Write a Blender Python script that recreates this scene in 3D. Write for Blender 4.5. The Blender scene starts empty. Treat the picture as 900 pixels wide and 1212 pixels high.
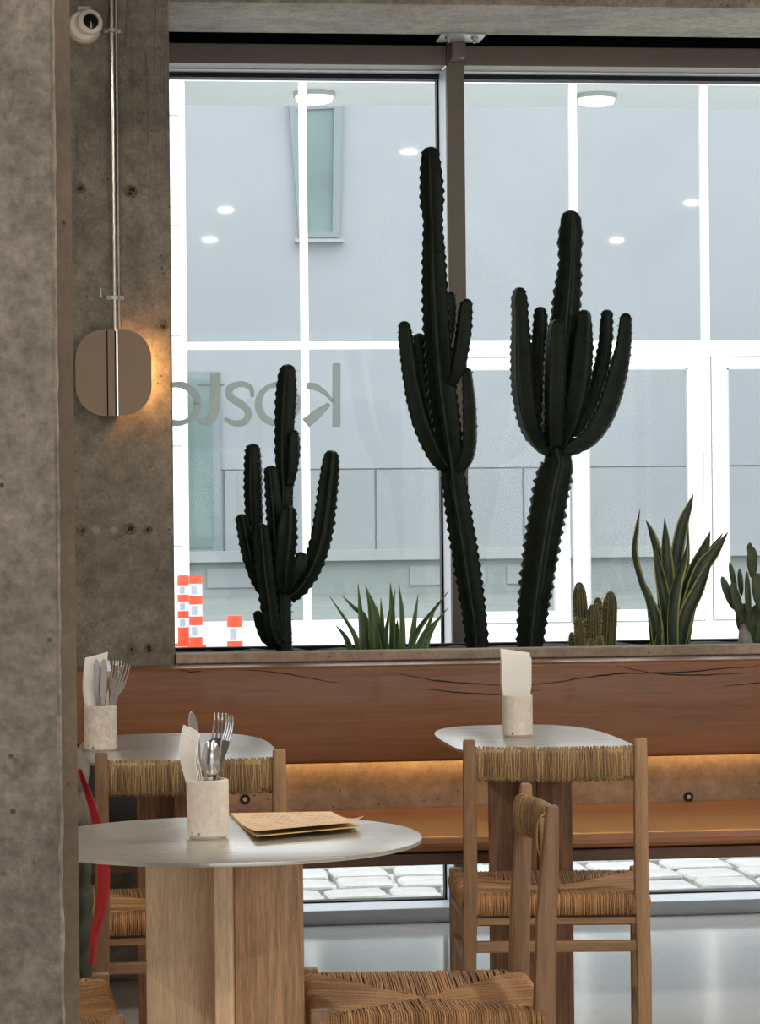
import bpy, bmesh, math, random
from mathutils import Vector, Matrix, Euler

random.seed(7)
R = math.radians
scene = bpy.context.scene
col = scene.collection

# ------------------------------------------------------------------ camera, sky, exposure
F, YAW, ROLL, CZ = 3200.0, R(6.7), R(0.6), 1.27
cam_d = bpy.data.cameras.new('camera')
cam_d.sensor_fit = 'HORIZONTAL'; cam_d.sensor_width = 36.0; cam_d.lens = 36.0 * F / 900.0
cam_d.clip_start = 0.05; cam_d.clip_end = 300
cam = bpy.data.objects.new('camera', cam_d); col.objects.link(cam)
cam.matrix_world = (Matrix.Translation((0, 0, CZ)) @ Matrix.Rotation(-YAW, 4, 'Z')
                    @ Matrix.Rotation(R(90), 4, 'X') @ Matrix.Rotation(-ROLL, 4, 'Z'))
scene.camera = cam

world = bpy.data.worlds.new('sky'); scene.world = world
world.use_nodes = True
bg = world.node_tree.nodes['Background']
bg.inputs['Color'].default_value = (0.96, 0.985, 1.0, 1); bg.inputs['Strength'].default_value = 2.7
scene.view_settings.view_transform = 'Standard'
scene.view_settings.look = 'None'
scene.view_settings.exposure = 0.0
scene.view_settings.gamma = 1.0
scene.view_settings.use_curve_mapping = False
LAMP_POWER = 24.0


def at(px, py, Y):
    """world point on the upright plane Y = const that the photo shows at (px, py) of its 900x1212 frame"""
    dx, dy = px - 450, py - 606
    r = (dx * math.cos(ROLL) - dy * math.sin(ROLL)) / F
    u = -(dx * math.sin(ROLL) + dy * math.cos(ROLL)) / F
    vx, vy = r * math.cos(YAW) + math.sin(YAW), -r * math.sin(YAW) + math.cos(YAW)
    t = Y / vy
    return Vector((vx * t, Y, CZ + u * t))


# ------------------------------------------------------------------ materials
MATS = {}


def new_mat(name):
    m = bpy.data.materials.new(name); m.use_nodes = True
    nt = m.node_tree; nt.nodes.clear()
    out = nt.nodes.new('ShaderNodeOutputMaterial')
    b = nt.nodes.new('ShaderNodeBsdfPrincipled')
    nt.links.new(b.outputs[0], out.inputs[0])
    MATS[name] = m
    return m, nt, b, out


def c4(c): return (c[0], c[1], c[2], 1)


def srgb(r, g, b):
    f = lambda v: (v / 255 / 12.92) if v / 255 <= 0.04045 else ((v / 255 + 0.055) / 1.055) ** 2.4
    return (f(r), f(g), f(b))


def N(nt, t, **kw):
    n = nt.nodes.new(t)
    for k, v in kw.items():
        if k in n.inputs: n.inputs[k].default_value = v
        else: setattr(n, k, v)
    return n


def coords(nt, scale=(1, 1, 1), rot=(0, 0, 0), kind='Object'):
    tc = N(nt, 'ShaderNodeTexCoord'); mp = N(nt, 'ShaderNodeMapping')
    mp.inputs['Scale'].default_value = scale; mp.inputs['Rotation'].default_value = rot
    nt.links.new(tc.outputs[kind], mp.inputs[0])
    return mp.outputs[0]


def noise(nt, vec, scale, detail=4, rough=0.55, dist=0.0):
    n = N(nt, 'ShaderNodeTexNoise')
    n.inputs['Scale'].default_value = scale; n.inputs['Detail'].default_value = detail
    n.inputs['Roughness'].default_value = rough; n.inputs['Distortion'].default_value = dist
    nt.links.new(vec, n.inputs['Vector'])
    return n.outputs['Fac']


def ramp(nt, fac, stops):
    r = N(nt, 'ShaderNodeValToRGB')
    el = r.color_ramp.elements
    while len(el) < len(stops): el.new(0.5)
    for e, (p, c) in zip(el, stops):
        e.position = p; e.color = c4(c) if len(c) == 3 else c
    nt.links.new(fac, r.inputs[0])
    return r.outputs[0]


def mix(nt, fac, a, b, mode='MIX'):
    m = N(nt, 'ShaderNodeMix', data_type='RGBA', blend_type=mode)
    for sock, v in ((m.inputs[0], fac), (m.inputs[6], a), (m.inputs[7], b)):
        if isinstance(v, (int, float)): sock.default_value = v
        elif isinstance(v, tuple): sock.default_value = c4(v)
        else: nt.links.new(v, sock)
    return m.outputs[2]


def bump(nt, b, h, strength=0.3, dist=0.01):
    n = N(nt, 'ShaderNodeBump')
    n.inputs['Strength'].default_value = strength; n.inputs['Distance'].default_value = dist
    nt.links.new(h, n.inputs['Height']); nt.links.new(n.outputs[0], b.inputs['Normal'])


def plain(name, c, rough=0.5, metal=0.0, var=0.12, scale=18, coat=0.0):
    m, nt, b, o = new_mat(name)
    v = coords(nt)
    f = noise(nt, v, scale)
    lo = tuple(x * (1 - var) for x in c); hi = tuple(min(1, x * (1 + var)) for x in c)
    nt.links.new(ramp(nt, f, [(0.3, lo), (0.7, hi)]), b.inputs['Base Color'])
    b.inputs['Roughness'].default_value = rough; b.inputs['Metallic'].default_value = metal
    b.inputs['Coat Weight'].default_value = coat
    return m


def emit(name, c, strength):
    m, nt, b, o = new_mat(name)
    b.inputs['Base Color'].default_value = c4(c)
    b.inputs['Emission Color'].default_value = c4(c); b.inputs['Emission Strength'].default_value = strength
    return m


def concrete(name, dark, light, pits=True, streaks=0.0, rough=0.75, big=1.6, contrast=1.0):
    m, nt, b, o = new_mat(name)
    v = coords(nt)
    f1 = noise(nt, v, big, 6, 0.65, 0.4)
    f2 = noise(nt, v, big * 9, 6, 0.7)
    base = ramp(nt, f1, [(0.3, dark), (0.7, light)])
    fine = ramp(nt, f2, [(0.3, tuple([1 - 0.28 * contrast] * 3)), (0.72, tuple([1 + 0.14 * contrast] * 3))])
    c = mix(nt, 1.0, base, fine, 'MULTIPLY')
    f3 = noise(nt, v, 90, 5, 0.75)
    c = mix(nt, contrast, c, ramp(nt, f3, [(0.3, (0.9, 0.9, 0.9)), (0.7, (1.06, 1.06, 1.06))]), 'MULTIPLY') if contrast <= 1 else mix(nt, 1.0, c, ramp(nt, f3, [(0.35, (0.74, 0.74, 0.74)), (0.65, (1.14, 1.14, 1.14))]), 'MULTIPLY')
    if pits:
        vo = N(nt, 'ShaderNodeTexVoronoi'); vo.inputs['Scale'].default_value = 34
        nt.links.new(v, vo.inputs['Vector'])
        gate = ramp(nt, noise(nt, v, 9, 2), [(0.44, (0, 0, 0)), (0.56, (1, 1, 1))])
        dot = ramp(nt, vo.outputs['Distance'], [(0.07, (1, 1, 1)), (0.13, (0, 0, 0))])
        pm = mix(nt, 1.0, gate, dot, 'MULTIPLY')
        c = mix(nt, pm, c, tuple(x * 0.35 for x in dark))
    if streaks:
        vs = coords(nt, (22, 22, 0.55))
        w = ramp(nt, noise(nt, vs, 1.0, 5, 0.6, 0.9), [(0.485, (0, 0, 0)), (0.5, (1, 1, 1)), (0.515, (0, 0, 0))])
        vg = N(nt, 'ShaderNodeSeparateXYZ'); nt.links.new(coords(nt), vg.inputs[0])
        mr = N(nt, 'ShaderNodeMapRange'); mr.inputs[1].default_value = 1.95; mr.inputs[2].default_value = 2.5
        nt.links.new(vg.outputs[2], mr.inputs[0])
        wm = mix(nt, mr.outputs[0], (0, 0, 0), w)
        wm2 = mix(nt, streaks, (0, 0, 0), wm)
        c = mix(nt, wm2, c, tuple(x * 0.45 for x in dark))
    nt.links.new(c, b.inputs['Base Color'])
    b.inputs['Roughness'].default_value = rough
    if contrast > 0.5: bump(nt, b, f2, 0.25, 0.004)
    return m


def wood(name, dark, light, axis='z', rough=0.45, freq=60.0, coat=0.0, stripe=0.55, crack=False):
    m, nt, b, o = new_mat(name)
    long_, cross = 0.05, 1.0
    s = {'x': (long_, cross, cross), 'y': (cross, long_, cross), 'z': (cross, cross, long_)}[axis]
    v = coords(nt, s)
    f1 = noise(nt, v, freq * 0.12, 3, 0.5, 0.6)
    f2 = noise(nt, v, freq, 4, 0.6, 0.2)
    f3 = noise(nt, v, freq * 5, 2, 0.6)
    base = ramp(nt, f1, [(0.28, dark), (0.72, light)])
    st = ramp(nt, f2, [(0.35, tuple([stripe] * 3)), (0.62, (1.08, 1.08, 1.08))])
    c = mix(nt, 1.0, base, st, 'MULTIPLY')
    c = mix(nt, 1.0, c, ramp(nt, f3, [(0.35, (0.82, 0.82, 0.82)), (0.6, (1.05, 1.05, 1.05))]), 'MULTIPLY')
    nt.links.new(c, b.inputs['Base Color'])
    b.inputs['Roughness'].default_value = rough; b.inputs['Coat Weight'].default_value = coat
    bump(nt, b, f2, 0.08, 0.003)
    return m


def glass(name, tint, refl=1.0):
    m, nt, b, o = new_mat(name)
    nt.nodes.remove(b)
    tr = N(nt, 'ShaderNodeBsdfTransparent'); tr.inputs[0].default_value = c4(tint)
    gl = N(nt, 'ShaderNodeBsdfGlossy'); gl.inputs['Roughness'].default_value = 0.02
    fr = N(nt, 'ShaderNodeFresnel'); fr.inputs[0].default_value = 1.45
    mu = N(nt, 'ShaderNodeMath', operation='MULTIPLY'); mu.inputs[1].default_value = refl
    nt.links.new(fr.outputs[0], mu.inputs[0])
    mx = N(nt, 'ShaderNodeMixShader')
    nt.links.new(mu.outputs[0], mx.inputs[0]); nt.links.new(tr.outputs[0], mx.inputs[1]); nt.links.new(gl.outputs[0], mx.inputs[2])
    nt.links.new(mx.outputs[0], o.inputs[0])
    return m


def attr_mat(name, body_lo, body_hi, edge, rough=0.5, attr='edge', lo=0.35, hi=0.8, scale=30, spec=0.5):
    m, nt, b, o = new_mat(name)
    a = N(nt, 'ShaderNodeAttribute'); a.attribute_name = attr
    f = noise(nt, coords(nt), scale)
    body = ramp(nt, f, [(0.3, body_lo), (0.7, body_hi)])
    k = ramp(nt, a.outputs['Fac'], [(lo, (0, 0, 0)), (hi, (1, 1, 1))])
    nt.links.new(mix(nt, k, body, edge), b.inputs['Base Color'])
    b.inputs['Roughness'].default_value = rough
    b.inputs['Specular IOR Level'].default_value = spec
    return m


concrete('pillar_concrete', srgb(92, 86, 80), srgb(146, 137, 128), big=4.0, contrast=1.9)
concrete('strip_concrete', srgb(82, 70, 58), srgb(112, 97, 82), big=2.5)
concrete('lip_concrete', srgb(104, 96, 88), srgb(158, 148, 138), pits=False, big=8, contrast=1.4)
concrete('column_concrete', srgb(112, 106, 96), srgb(160, 153, 141), streaks=0.9, big=2.4, contrast=1.5)
concrete('beam_concrete', srgb(150, 144, 132), srgb(198, 191, 178), big=2.6, contrast=1.4)
concrete('planter_concrete', srgb(148, 132, 114), srgb(192, 174, 154), big=2.5)
concrete('ceiling_concrete', srgb(140, 134, 126), srgb(178, 172, 164), pits=False)
plain('plaster_wall', srgb(186, 176, 162), 0.8)
plain('tie_dark', srgb(46, 40, 34), 0.9, scale=200, var=0.5)
plain('tie_rim', srgb(104, 97, 86), 0.85, scale=160, var=0.4)
plain('tie_pale', srgb(146, 138, 124), 0.8, scale=120, var=0.2)

m, nt, b, o = new_mat('floor_concrete')
v = coords(nt)
f1 = noise(nt, v, 1.1, 6, 0.6, 0.5)
cc = mix(nt, 1.0, ramp(nt, f1, [(0.3, srgb(200, 200, 197)), (0.7, srgb(220, 220, 216))]),
         ramp(nt, noise(nt, v, 60, 3), [(0.3, (0.93, 0.93, 0.93)), (0.7, (1.04, 1.04, 1.04))]), 'MULTIPLY')
nt.links.new(cc, b.inputs['Base Color']); b.inputs['Roughness'].default_value = 0.12; b.inputs['IOR'].default_value = 1.65
bump(nt, b, noise(nt, v, 3.0, 2), 0.03, 0.01)

wood('oak', srgb(124, 92, 64), srgb(166, 130, 95), 'z', 0.5, 70, stripe=0.72)
wood('oak_cross', srgb(124, 92, 64), srgb(166, 130, 95), 'x', 0.5, 70, stripe=0.72)
wood('oak_depth', srgb(124, 92, 64), srgb(166, 130, 95), 'y', 0.5, 70, stripe=0.72)
wood('ash_pedestal_lit', srgb(214, 180, 146), srgb(230, 200, 166), 'z', 0.5, 120, stripe=0.86)  # left boards paler: the stronger front light is put into the wood colour
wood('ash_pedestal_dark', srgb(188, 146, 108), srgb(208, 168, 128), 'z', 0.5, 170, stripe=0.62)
wood('pine_rust', srgb(118, 80, 56), srgb(158, 114, 82), 'z', 0.5, 110, stripe=0.5)
wood('bench_wood', srgb(120, 76, 44), srgb(154, 102, 61), 'x', 0.42, 22, coat=0.1, stripe=0.84)
wood('bench_seat_wood', srgb(136, 88, 56), srgb(170, 114, 74), 'x', 0.35, 24, coat=0.2, stripe=0.86)
wood('bench_dark_wood', srgb(84, 58, 42), srgb(110, 78, 56), 'x', 0.45, 30, stripe=0.75)
plain('wood_crack', srgb(44, 24, 14), 0.9)

m, nt, b, o = new_mat('brushed_steel')
v = coords(nt, (2, 30, 1))
f = noise(nt, v, 3.0, 3)
nt.links.new(ramp(nt, f, [(0.3, srgb(188, 185, 180)), (0.7, srgb(195, 192, 187))]), b.inputs['Base Color'])
b.inputs['Metallic'].default_value = 0.6
nt.links.new(ramp(nt, f, [(0.3, (0.27, 0.27, 0.27)), (0.7, (0.31, 0.31, 0.31))]), b.inputs['Roughness'])
plain('cutlery_steel', srgb(196, 196, 198), 0.22, 1.0, var=0.05)
plain('galvanised', srgb(176, 178, 178), 0.4, 0.85, var=0.15, scale=40)
plain('window_frame', srgb(122, 113, 104), 0.5, 0.2, var=0.04)
plain('window_reveal', srgb(205, 212, 220), 0.4, 0.1, var=0.04)
plain('gasket', srgb(22, 22, 24), 0.7, var=0.05)
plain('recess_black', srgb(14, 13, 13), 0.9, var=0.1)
glass('clear_glass', (0.98, 0.99, 0.985), 0.22)
glass('facade_glass', (0.955, 0.97, 0.975), 0.3)
plain('white_paint', (0.88, 0.88, 0.87), 0.35, var=0.02)
plain('white_cladding', (0.87, 0.87, 0.86), 0.5, var=0.03)
plain('profile_grey', srgb(170, 174, 176), 0.5, var=0.02)  # one plain grey for the pier core, glazing beads and handle
concrete('grey_render', srgb(150, 154, 159), srgb(160, 164, 168), pits=False, big=0.25, rough=0.9, contrast=0.06)
concrete('grey_panel', srgb(146, 150, 153), srgb(155, 158, 161), pits=False, big=0.3, rough=0.9, contrast=0.06)
concrete('grey_ledge', srgb(156, 161, 161), srgb(166, 170, 169), pits=False, big=0.5, rough=0.9, contrast=0.3)
concrete('grey_base', srgb(140, 149, 147), srgb(150, 157, 154), pits=False, big=0.5, rough=0.9, contrast=0.3)
plain('green_glass_panel', srgb(104, 124, 122), 0.3, var=0.2, scale=0.8)
plain('window_trim_grey', srgb(126, 136, 139), 0.6, var=0.05)
concrete('street_paving', srgb(214, 216, 215), srgb(228, 229, 227), pits=False, big=0.6, rough=0.9, contrast=0.3)
concrete('reflected_paving', srgb(122, 129, 126), srgb(138, 144, 141), pits=False, big=0.7, rough=0.95, contrast=0.6)
concrete('limestone', srgb(180, 182, 182), srgb(208, 208, 205), pits=False, big=5, rough=0.8, contrast=0.5)
plain('joint_sand', srgb(150, 150, 145), 0.95, var=0.2, scale=60)
plain('soil', srgb(34, 27, 22), 0.95, var=0.5, scale=120)
attr_mat('euphorbia', srgb(12, 25, 17), srgb(25, 42, 29), srgb(60, 70, 55), 0.5, lo=0.85, hi=1.0, spec=0.25)
attr_mat('columnar_cactus', srgb(48, 54, 30), srgb(70, 76, 44), srgb(136, 126, 84), 0.6)
plain('cactus_spine', srgb(226, 206, 150), 0.5)
attr_mat('snake_leaf', srgb(28, 44, 34), srgb(54, 74, 52), srgb(178, 184, 118), 0.4, lo=0.72, hi=0.86, scale=45)
attr_mat('aloe_leaf', srgb(48, 82, 50), srgb(84, 118, 72), srgb(120, 140, 90), 0.4, scale=16)
attr_mat('pear_pad', srgb(50, 66, 46), srgb(82, 98, 66), srgb(128, 134, 108), 0.55, lo=0.75, hi=1.0, scale=40)
plain('pear_trunk', srgb(150, 146, 140), 0.8, var=0.3, scale=60)
plain('traffic_orange', srgb(226, 62, 18), 0.45, var=0.05)
plain('traffic_white', srgb(196, 196, 200), 0.4, var=0.05)
plain('traffic_reflector', srgb(150, 153, 166), 0.35, var=0.1)
plain('cream_ceramic', srgb(214, 202, 184), 0.6, var=0.06, scale=50)
concrete('speckled_stone', srgb(206, 196, 182), srgb(238, 230, 220), big=14, rough=0.6)
concrete('pitted_stone', srgb(226, 217, 204), srgb(238, 231, 220), big=10, rough=0.7, contrast=0.5)
plain('napkin', srgb(248, 247, 245), 0.85, var=0.02)
plain('paper_white', srgb(244, 240, 230), 0.8, var=0.02)
plain('lamp_bronze', srgb(134, 114, 98), 0.42, 0.35, var=0.05, scale=6)
plain('polished_edge', srgb(235, 232, 226), 0.15, 0.9, var=0.02)
plain('camera_white', srgb(240, 234, 226), 0.4, var=0.03)
plain('lens_black', srgb(16, 12, 12), 0.12, var=0.1)
m, nt, b, o = new_mat('lettering_grey')
b.inputs['Base Color'].default_value = c4(srgb(150, 154, 150)); b.inputs['Roughness'].default_value = 0.7
tl = N(nt, 'ShaderNodeBsdfTranslucent'); tl.inputs[0].default_value = (0.60, 0.63, 0.61, 1)
mx = N(nt, 'ShaderNodeMixShader'); mx.inputs[0].default_value = 0.7
nt.links.new(b.outputs[0], mx.inputs[1]); nt.links.new(tl.outputs[0], mx.inputs[2]); nt.links.new(mx.outputs[0], o.inputs[0])
plain('jacket_green', srgb(48, 56, 42), 0.7, var=0.25, scale=30)
plain('jacket_grey', srgb(112, 102, 92), 0.75, var=0.3, scale=26)
plain('jacket_red', srgb(170, 36, 42), 0.65, var=0.2, scale=20)
plain('bag_black', srgb(30, 26, 26), 0.7, var=0.4, scale=18)
emit('led_warm', (1.0, 0.58, 0.2), 8.0)
emit('lamp_glow', (1.0, 0.5, 0.16), 60.0)
emit('diffuser_warm', (1.0, 0.80, 0.58), 6.0)
emit('downlight_glow', (1.0, 0.86, 0.68), 1.3)

m, nt, b, o = new_mat('rush')
g = N(nt, 'ShaderNodeNewGeometry')
rc = ramp(nt, g.outputs['Random Per Island'], [(0.0, srgb(142, 104, 68)), (0.35, srgb(172, 126, 82)), (0.7, srgb(192, 146, 98)), (1.0, srgb(158, 128, 92))])
f = noise(nt, coords(nt), 330, 2)
nt.links.new(mix(nt, 1.0, rc, ramp(nt, f, [(0.3, (0.6, 0.6, 0.6)), (0.7, (1.15, 1.15, 1.15))]), 'MULTIPLY'), b.inputs['Base Color'])
b.inputs['Roughness'].default_value = 0.7

m, nt, b, o = new_mat('rush_back')
g = N(nt, 'ShaderNodeNewGeometry')
rc = ramp(nt, g.outputs['Random Per Island'], [(0.0, srgb(118, 94, 64)), (0.35, srgb(154, 124, 86)), (0.7, srgb(184, 150, 106)), (1.0, srgb(132, 110, 78))])
f = noise(nt, coords(nt), 330, 2)
nt.links.new(mix(nt, 1.0, rc, ramp(nt, f, [(0.3, (0.6, 0.6, 0.6)), (0.7, (1.15, 1.15, 1.15))]), 'MULTIPLY'), b.inputs['Base Color'])
b.inputs['Roughness'].default_value = 0.7

# menu paper: kraft sheet with small printed lines
m, nt, b, o = new_mat('menu_paper')
tc = N(nt, 'ShaderNodeUVMap'); tc.uv_map = 'UVMap'
sp = N(nt, 'ShaderNodeSeparateXYZ'); nt.links.new(tc.outputs[0], sp.inputs[0])
mp = N(nt, 'ShaderNodeMapping'); mp.inputs['Scale'].default_value = (7, 3.6, 1); nt.links.new(tc.outputs[0], mp.inputs[0])
vo = N(nt, 'ShaderNodeTexBrick'); vo.inputs['Scale'].default_value = 1.0
vo.inputs['Color1'].default_value = (0, 0, 0, 1); vo.inputs['Color2'].default_value = (1, 1, 1, 1)
vo.inputs['Mortar'].default_value = (0, 0, 0, 1); vo.inputs['Mortar Size'].default_value = 0.06; vo.inputs['Mortar Smooth'].default_value = 0.0; vo.inputs['Bias'].default_value = 0.35
nt.links.new(mp.outputs[0], vo.inputs['Vector'])
bl = noise(nt, mp.outputs[0], 0.7, 1)
gate = ramp(nt, bl, [(0.44, (0, 0, 0)), (0.47, (1, 1, 1))])
ink = mix(nt, 1.0, vo.outputs['Color'], gate, 'MULTIPLY')
inside = N(nt, 'ShaderNodeMath', operation='LESS_THAN'); inside.inputs[1].default_value = 0.46
dd = N(nt, 'ShaderNodeVectorMath', operation='DISTANCE'); dd.inputs[1].default_value = (0.5, 0.55, 0)
nt.links.new(tc.outputs[0], dd.inputs[0]); nt.links.new(dd.outputs['Value'], inside.inputs[0])
ink2 = mix(nt, inside.outputs[0], (0, 0, 0), ink)
ink3 = mix(nt, 0.42, (0, 0, 0), ink2)
nt.links.new(mix(nt, ink3, srgb(232, 203, 166), srgb(128, 100, 76)), b.inputs['Base Color'])
b.inputs['Roughness'].default_value = 0.75
plain('menu_under', srgb(236, 210, 146), 0.7, var=0.05)  # yellow under sheet, lightened for the light bouncing off the table


# ------------------------------------------------------------------ mesh builder
class MB:
    def __init__(s): s.v = []; s.f = []; s.a = []

    def add(s, verts, faces, attr=None):
        n = len(s.v)
        s.v += [tuple(p) for p in verts]
        s.f += [tuple(i + n for i in f) for f in faces]
        s.a += list(attr) if attr else [0.0] * len(verts)
        return s

    def box(s, x0, y0, z0, x1, y1, z1, M=None):
        vs = [Vector((x, y, z)) for z in (z0, z1) for y in (y0, y1) for x in (x0, x1)]
        if M: vs = [M @ p for p in vs]
        return s.add(vs, [(0, 2, 3, 1), (4, 5, 7, 6), (0, 1, 5, 4), (1, 3, 7, 5), (3, 2, 6, 7), (2, 0, 4, 6)])

    def prism(s, outline, axis, d0, d1):
        """outline 2D ccw; axis 'z' -> (x,y), 'y' -> (x,z)"""
        def P(p, d): return (p[0], p[1], d) if axis == 'z' else ((p[0], d, p[1]) if axis == 'y' else (d, p[0], p[1]))
        n = len(outline)
        vs = [P(p, d0) for p in outline] + [P(p, d1) for p in outline]
        fs = [tuple(range(n))[::-1], tuple(range(n, 2 * n))] + [(i, (i + 1) % n, n + (i + 1) % n, n + i) for i in range(n)]
        return s.add(vs, fs)

    def bar(s, p, q, w, h, up=(0, 0, 1), w2=None, h2=None):
        p, q = Vector(p), Vector(q); d = (q - p).normalized()
        x = d.cross(Vector(up)).normalized(); y = x.cross(d).normalized()
        w2 = w if w2 is None else w2; h2 = h if h2 is None else h2
        vs = []
        for o_, a, c in ((p, w, h), (q, w2, h2)):
            vs += [o_ + x * (i * a / 2) + y * (j * c / 2) for i, j in ((-1, -1), (1, -1), (1, 1), (-1, 1))]
        return s.add(vs, [(0, 3, 2, 1), (4, 5, 6, 7), (0, 1, 5, 4), (1, 2, 6, 5), (2, 3, 7, 6), (3, 0, 4, 7)])

    def tube(s, path, radii, n=8, flat=1.0, up=None, cap=True):
        path = [Vector(p) for p in path]
        if not isinstance(radii, (list, tuple)): radii = [radii] * len(path)
        rings = []; u = None
        for i, p in enumerate(path):
            t = (path[min(i + 1, len(path) - 1)] - path[max(i - 1, 0)])
            t = t.normalized() if t.length > 1e-9 else Vector((0, 0, 1))
            if u is None:
                u = Vector(up) if up else (Vector((1, 0, 0)) if abs(t.x) < 0.9 else Vector((0, 1, 0)))
            u = (u - t * u.dot(t)); u = u.normalized() if u.length > 1e-6 else t.orthogonal().normalized()
            w = t.cross(u)
            rings.append([p + (u * math.cos(2 * math.pi * k / n) + w * math.sin(2 * math.pi * k / n) * flat) * radii[i] for k in range(n)])
        vs = [v for r in rings for v in r]
        fs = []
        for i in range(len(path) - 1):
            for k in range(n):
                a, b_ = i * n + k, i * n + (k + 1) % n
                fs.append((a, b_, b_ + n, a + n))
        if cap:
            fs.append(tuple(range(n))[::-1]); fs.append(tuple(range((len(path) - 1) * n, len(path) * n)))
        return s.add(vs, fs)

    def lathe(s, prof, c=(0, 0, 0), n=32, M=None):
        vs = []; fs = []
        for r, z in prof:
            for k in range(n):
                a = 2 * math.pi * k / n
                p = Vector((r * math.cos(a), r * math.sin(a), z))
                vs.append((M @ p if M else p) + Vector(c))
        for i in range(len(prof) - 1):
            for k in range(n):
                a, b_ = i * n + k, i * n + (k + 1) % n
                fs.append((a, b_, b_ + n, a + n))
        if prof[0][0] > 1e-5: fs.append(tuple(range(n))[::-1])
        if prof[-1][0] > 1e-5: fs.append(tuple(range((len(prof) - 1) * n, len(prof) * n)))
        return s.add(vs, fs)

    def mesh(s, name, mat, smooth=False, bevel=0.0, seg=2, attr=False):
        me = bpy.data.meshes.new(name)
        me.from_pydata(s.v, [], s.f)
        if attr:
            a = me.attributes.new('edge', 'FLOAT', 'POINT')
            a.data.foreach_set('value', s.a)
        me.materials.append(MATS[mat])
        if bevel or not attr:
            bm = bmesh.new(); bm.from_mesh(me)
            if bevel:
                es = [e for e in bm.edges if len(e.link_faces) == 2 and e.calc_face_angle(0) > 0.6]
                bmesh.ops.bevel(bm, geom=es, offset=bevel, segments=seg, profile=0.5, affect='EDGES', clamp_overlap=True)
            bmesh.ops.recalc_face_normals(bm, faces=bm.faces)
            bm.to_mesh(me); bm.free()
        if smooth:
            me.polygons.foreach_set('use_smooth', [True] * len(me.polygons))
            if smooth != 'all':
                me.set_sharp_from_angle(angle=R(38))
        return me

    def build(s, name, mat, parent=None, smooth=False, bevel=0.0, seg=2, attr=False):
        return link(name, s.mesh(name, mat, smooth, bevel, seg, attr), parent)


def link(name, me, parent=None):
    o = bpy.data.objects.new(name, me); col.objects.link(o)
    if parent: o.parent = parent
    return o


def empty(name, loc=(0, 0, 0), rz=0.0):
    o = bpy.data.objects.new(name, None); col.objects.link(o)
    o.location = loc; o.rotation_euler = (0, 0, rz); o.empty_display_size = 0.1
    return o


def tag(o, label=None, cat=None, group=None, kind=None):
    if label: o['label'] = label
    if cat: o['category'] = cat
    if group: o['group'] = group
    if kind: o['kind'] = kind
    return o


def struct(o, label=None):
    o['kind'] = 'structure'
    if label: o['label'] = label
    return o


def copy_tree(o, parent=None):
    c = o.copy(); col.objects.link(c); c.parent = parent
    for ch in list(o.children): copy_tree(ch, c)
    return c


def smooth_path(pts, step):
    """Catmull-Rom through rows of numbers (x, y, z, radius...), resampled at about `step`"""
    pts = [list(p) for p in pts]
    if len(pts) == 2: pts = [pts[0], [(a + b_) / 2 for a, b_ in zip(*pts)], pts[1]]
    P = [[2 * a - b_ for a, b_ in zip(pts[0], pts[1])]] + pts + [[2 * a - b_ for a, b_ in zip(pts[-1], pts[-2])]]
    out = []
    for i in range(1, len(P) - 2):
        p0, p1, p2, p3 = P[i - 1:i + 3]
        L = (Vector(p2[:3]) - Vector(p1[:3])).length
        n = max(1, int(L / step))
        for k in range(n):
            t = k / n
            out.append([0.5 * (2 * b_ + (c - a) * t + (2 * a - 5 * b_ + 4 * c - d) * t * t + (3 * b_ - a - 3 * c + d) * t ** 3)
                        for a, b_, c, d in zip(p0, p1, p2, p3)])
    out.append(pts[-1])
    return out


# ------------------------------------------------------------------ the room
WY = 8.28            # inner face of the window frame
X0, X1, YB, ZC = -3.6, 5.6, -4.2, 3.0

struct(MB().box(X0, YB, -0.2, X1, 8.5, 0.0).build('floor', 'floor_concrete'))
struct(MB().box(X0, YB, ZC, X1, 8.62, ZC + 0.2).build('ceiling', 'ceiling_concrete'))
struct(MB().box(X0 - 0.2, YB, 0, X0, 8.62, ZC).build('wall_left', 'plaster_wall'))
struct(MB().box(X1, YB, 0, X1 + 0.2, 8.62, ZC).build('wall_right', 'plaster_wall'))
wb = MB()
wb.box(X0, YB - 0.2, 0, X1, YB, 0.5); wb.box(X0, YB - 0.2, 2.75, X1, YB, ZC)
wb.box(X0, YB - 0.2, 0.5, X0 + 0.9, YB, 2.75); wb.box(X1 - 0.9, YB - 0.2, 0.5, X1, YB, 2.75)
struct(wb.build('wall_back', 'plaster_wall'))
w2 = struct(empty('added_window', (1.0, YB - 0.1, 0.5)))  # unseen back window, added so that sky light enters the room
for i in range(5):
    x = -3.6 + i * 1.8
    MB().box(x - 0.03, -0.06, 0, x + 0.03, 0.06, 2.25).build('frame_post', 'window_frame', w2)
for z in (0.0, 2.19):
    MB().box(-3.7, -0.06, z, 3.7, 0.06, z + 0.06).build('frame_rail', 'window_frame', w2)
for i in range(4):
    x = -3.6 + i * 1.8
    MB().box(x + 0.03, -0.006, 0.06, x + 1.77, 0.006, 2.19).build('pane', 'clear_glass', w2)

# near pillar: broad concrete face with a narrow cast arris strip
out = [(-0.62, 3.0), (-0.0055, 3.0), (-0.0045, 3.004), (-0.0045, 3.5), (-0.62, 3.5)]
pil = MB().prism(out, 'z', 0.0, ZC).build('wall_pillar', 'pillar_concrete')
struct(pil, 'thick rough concrete pillar in the foreground')
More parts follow.
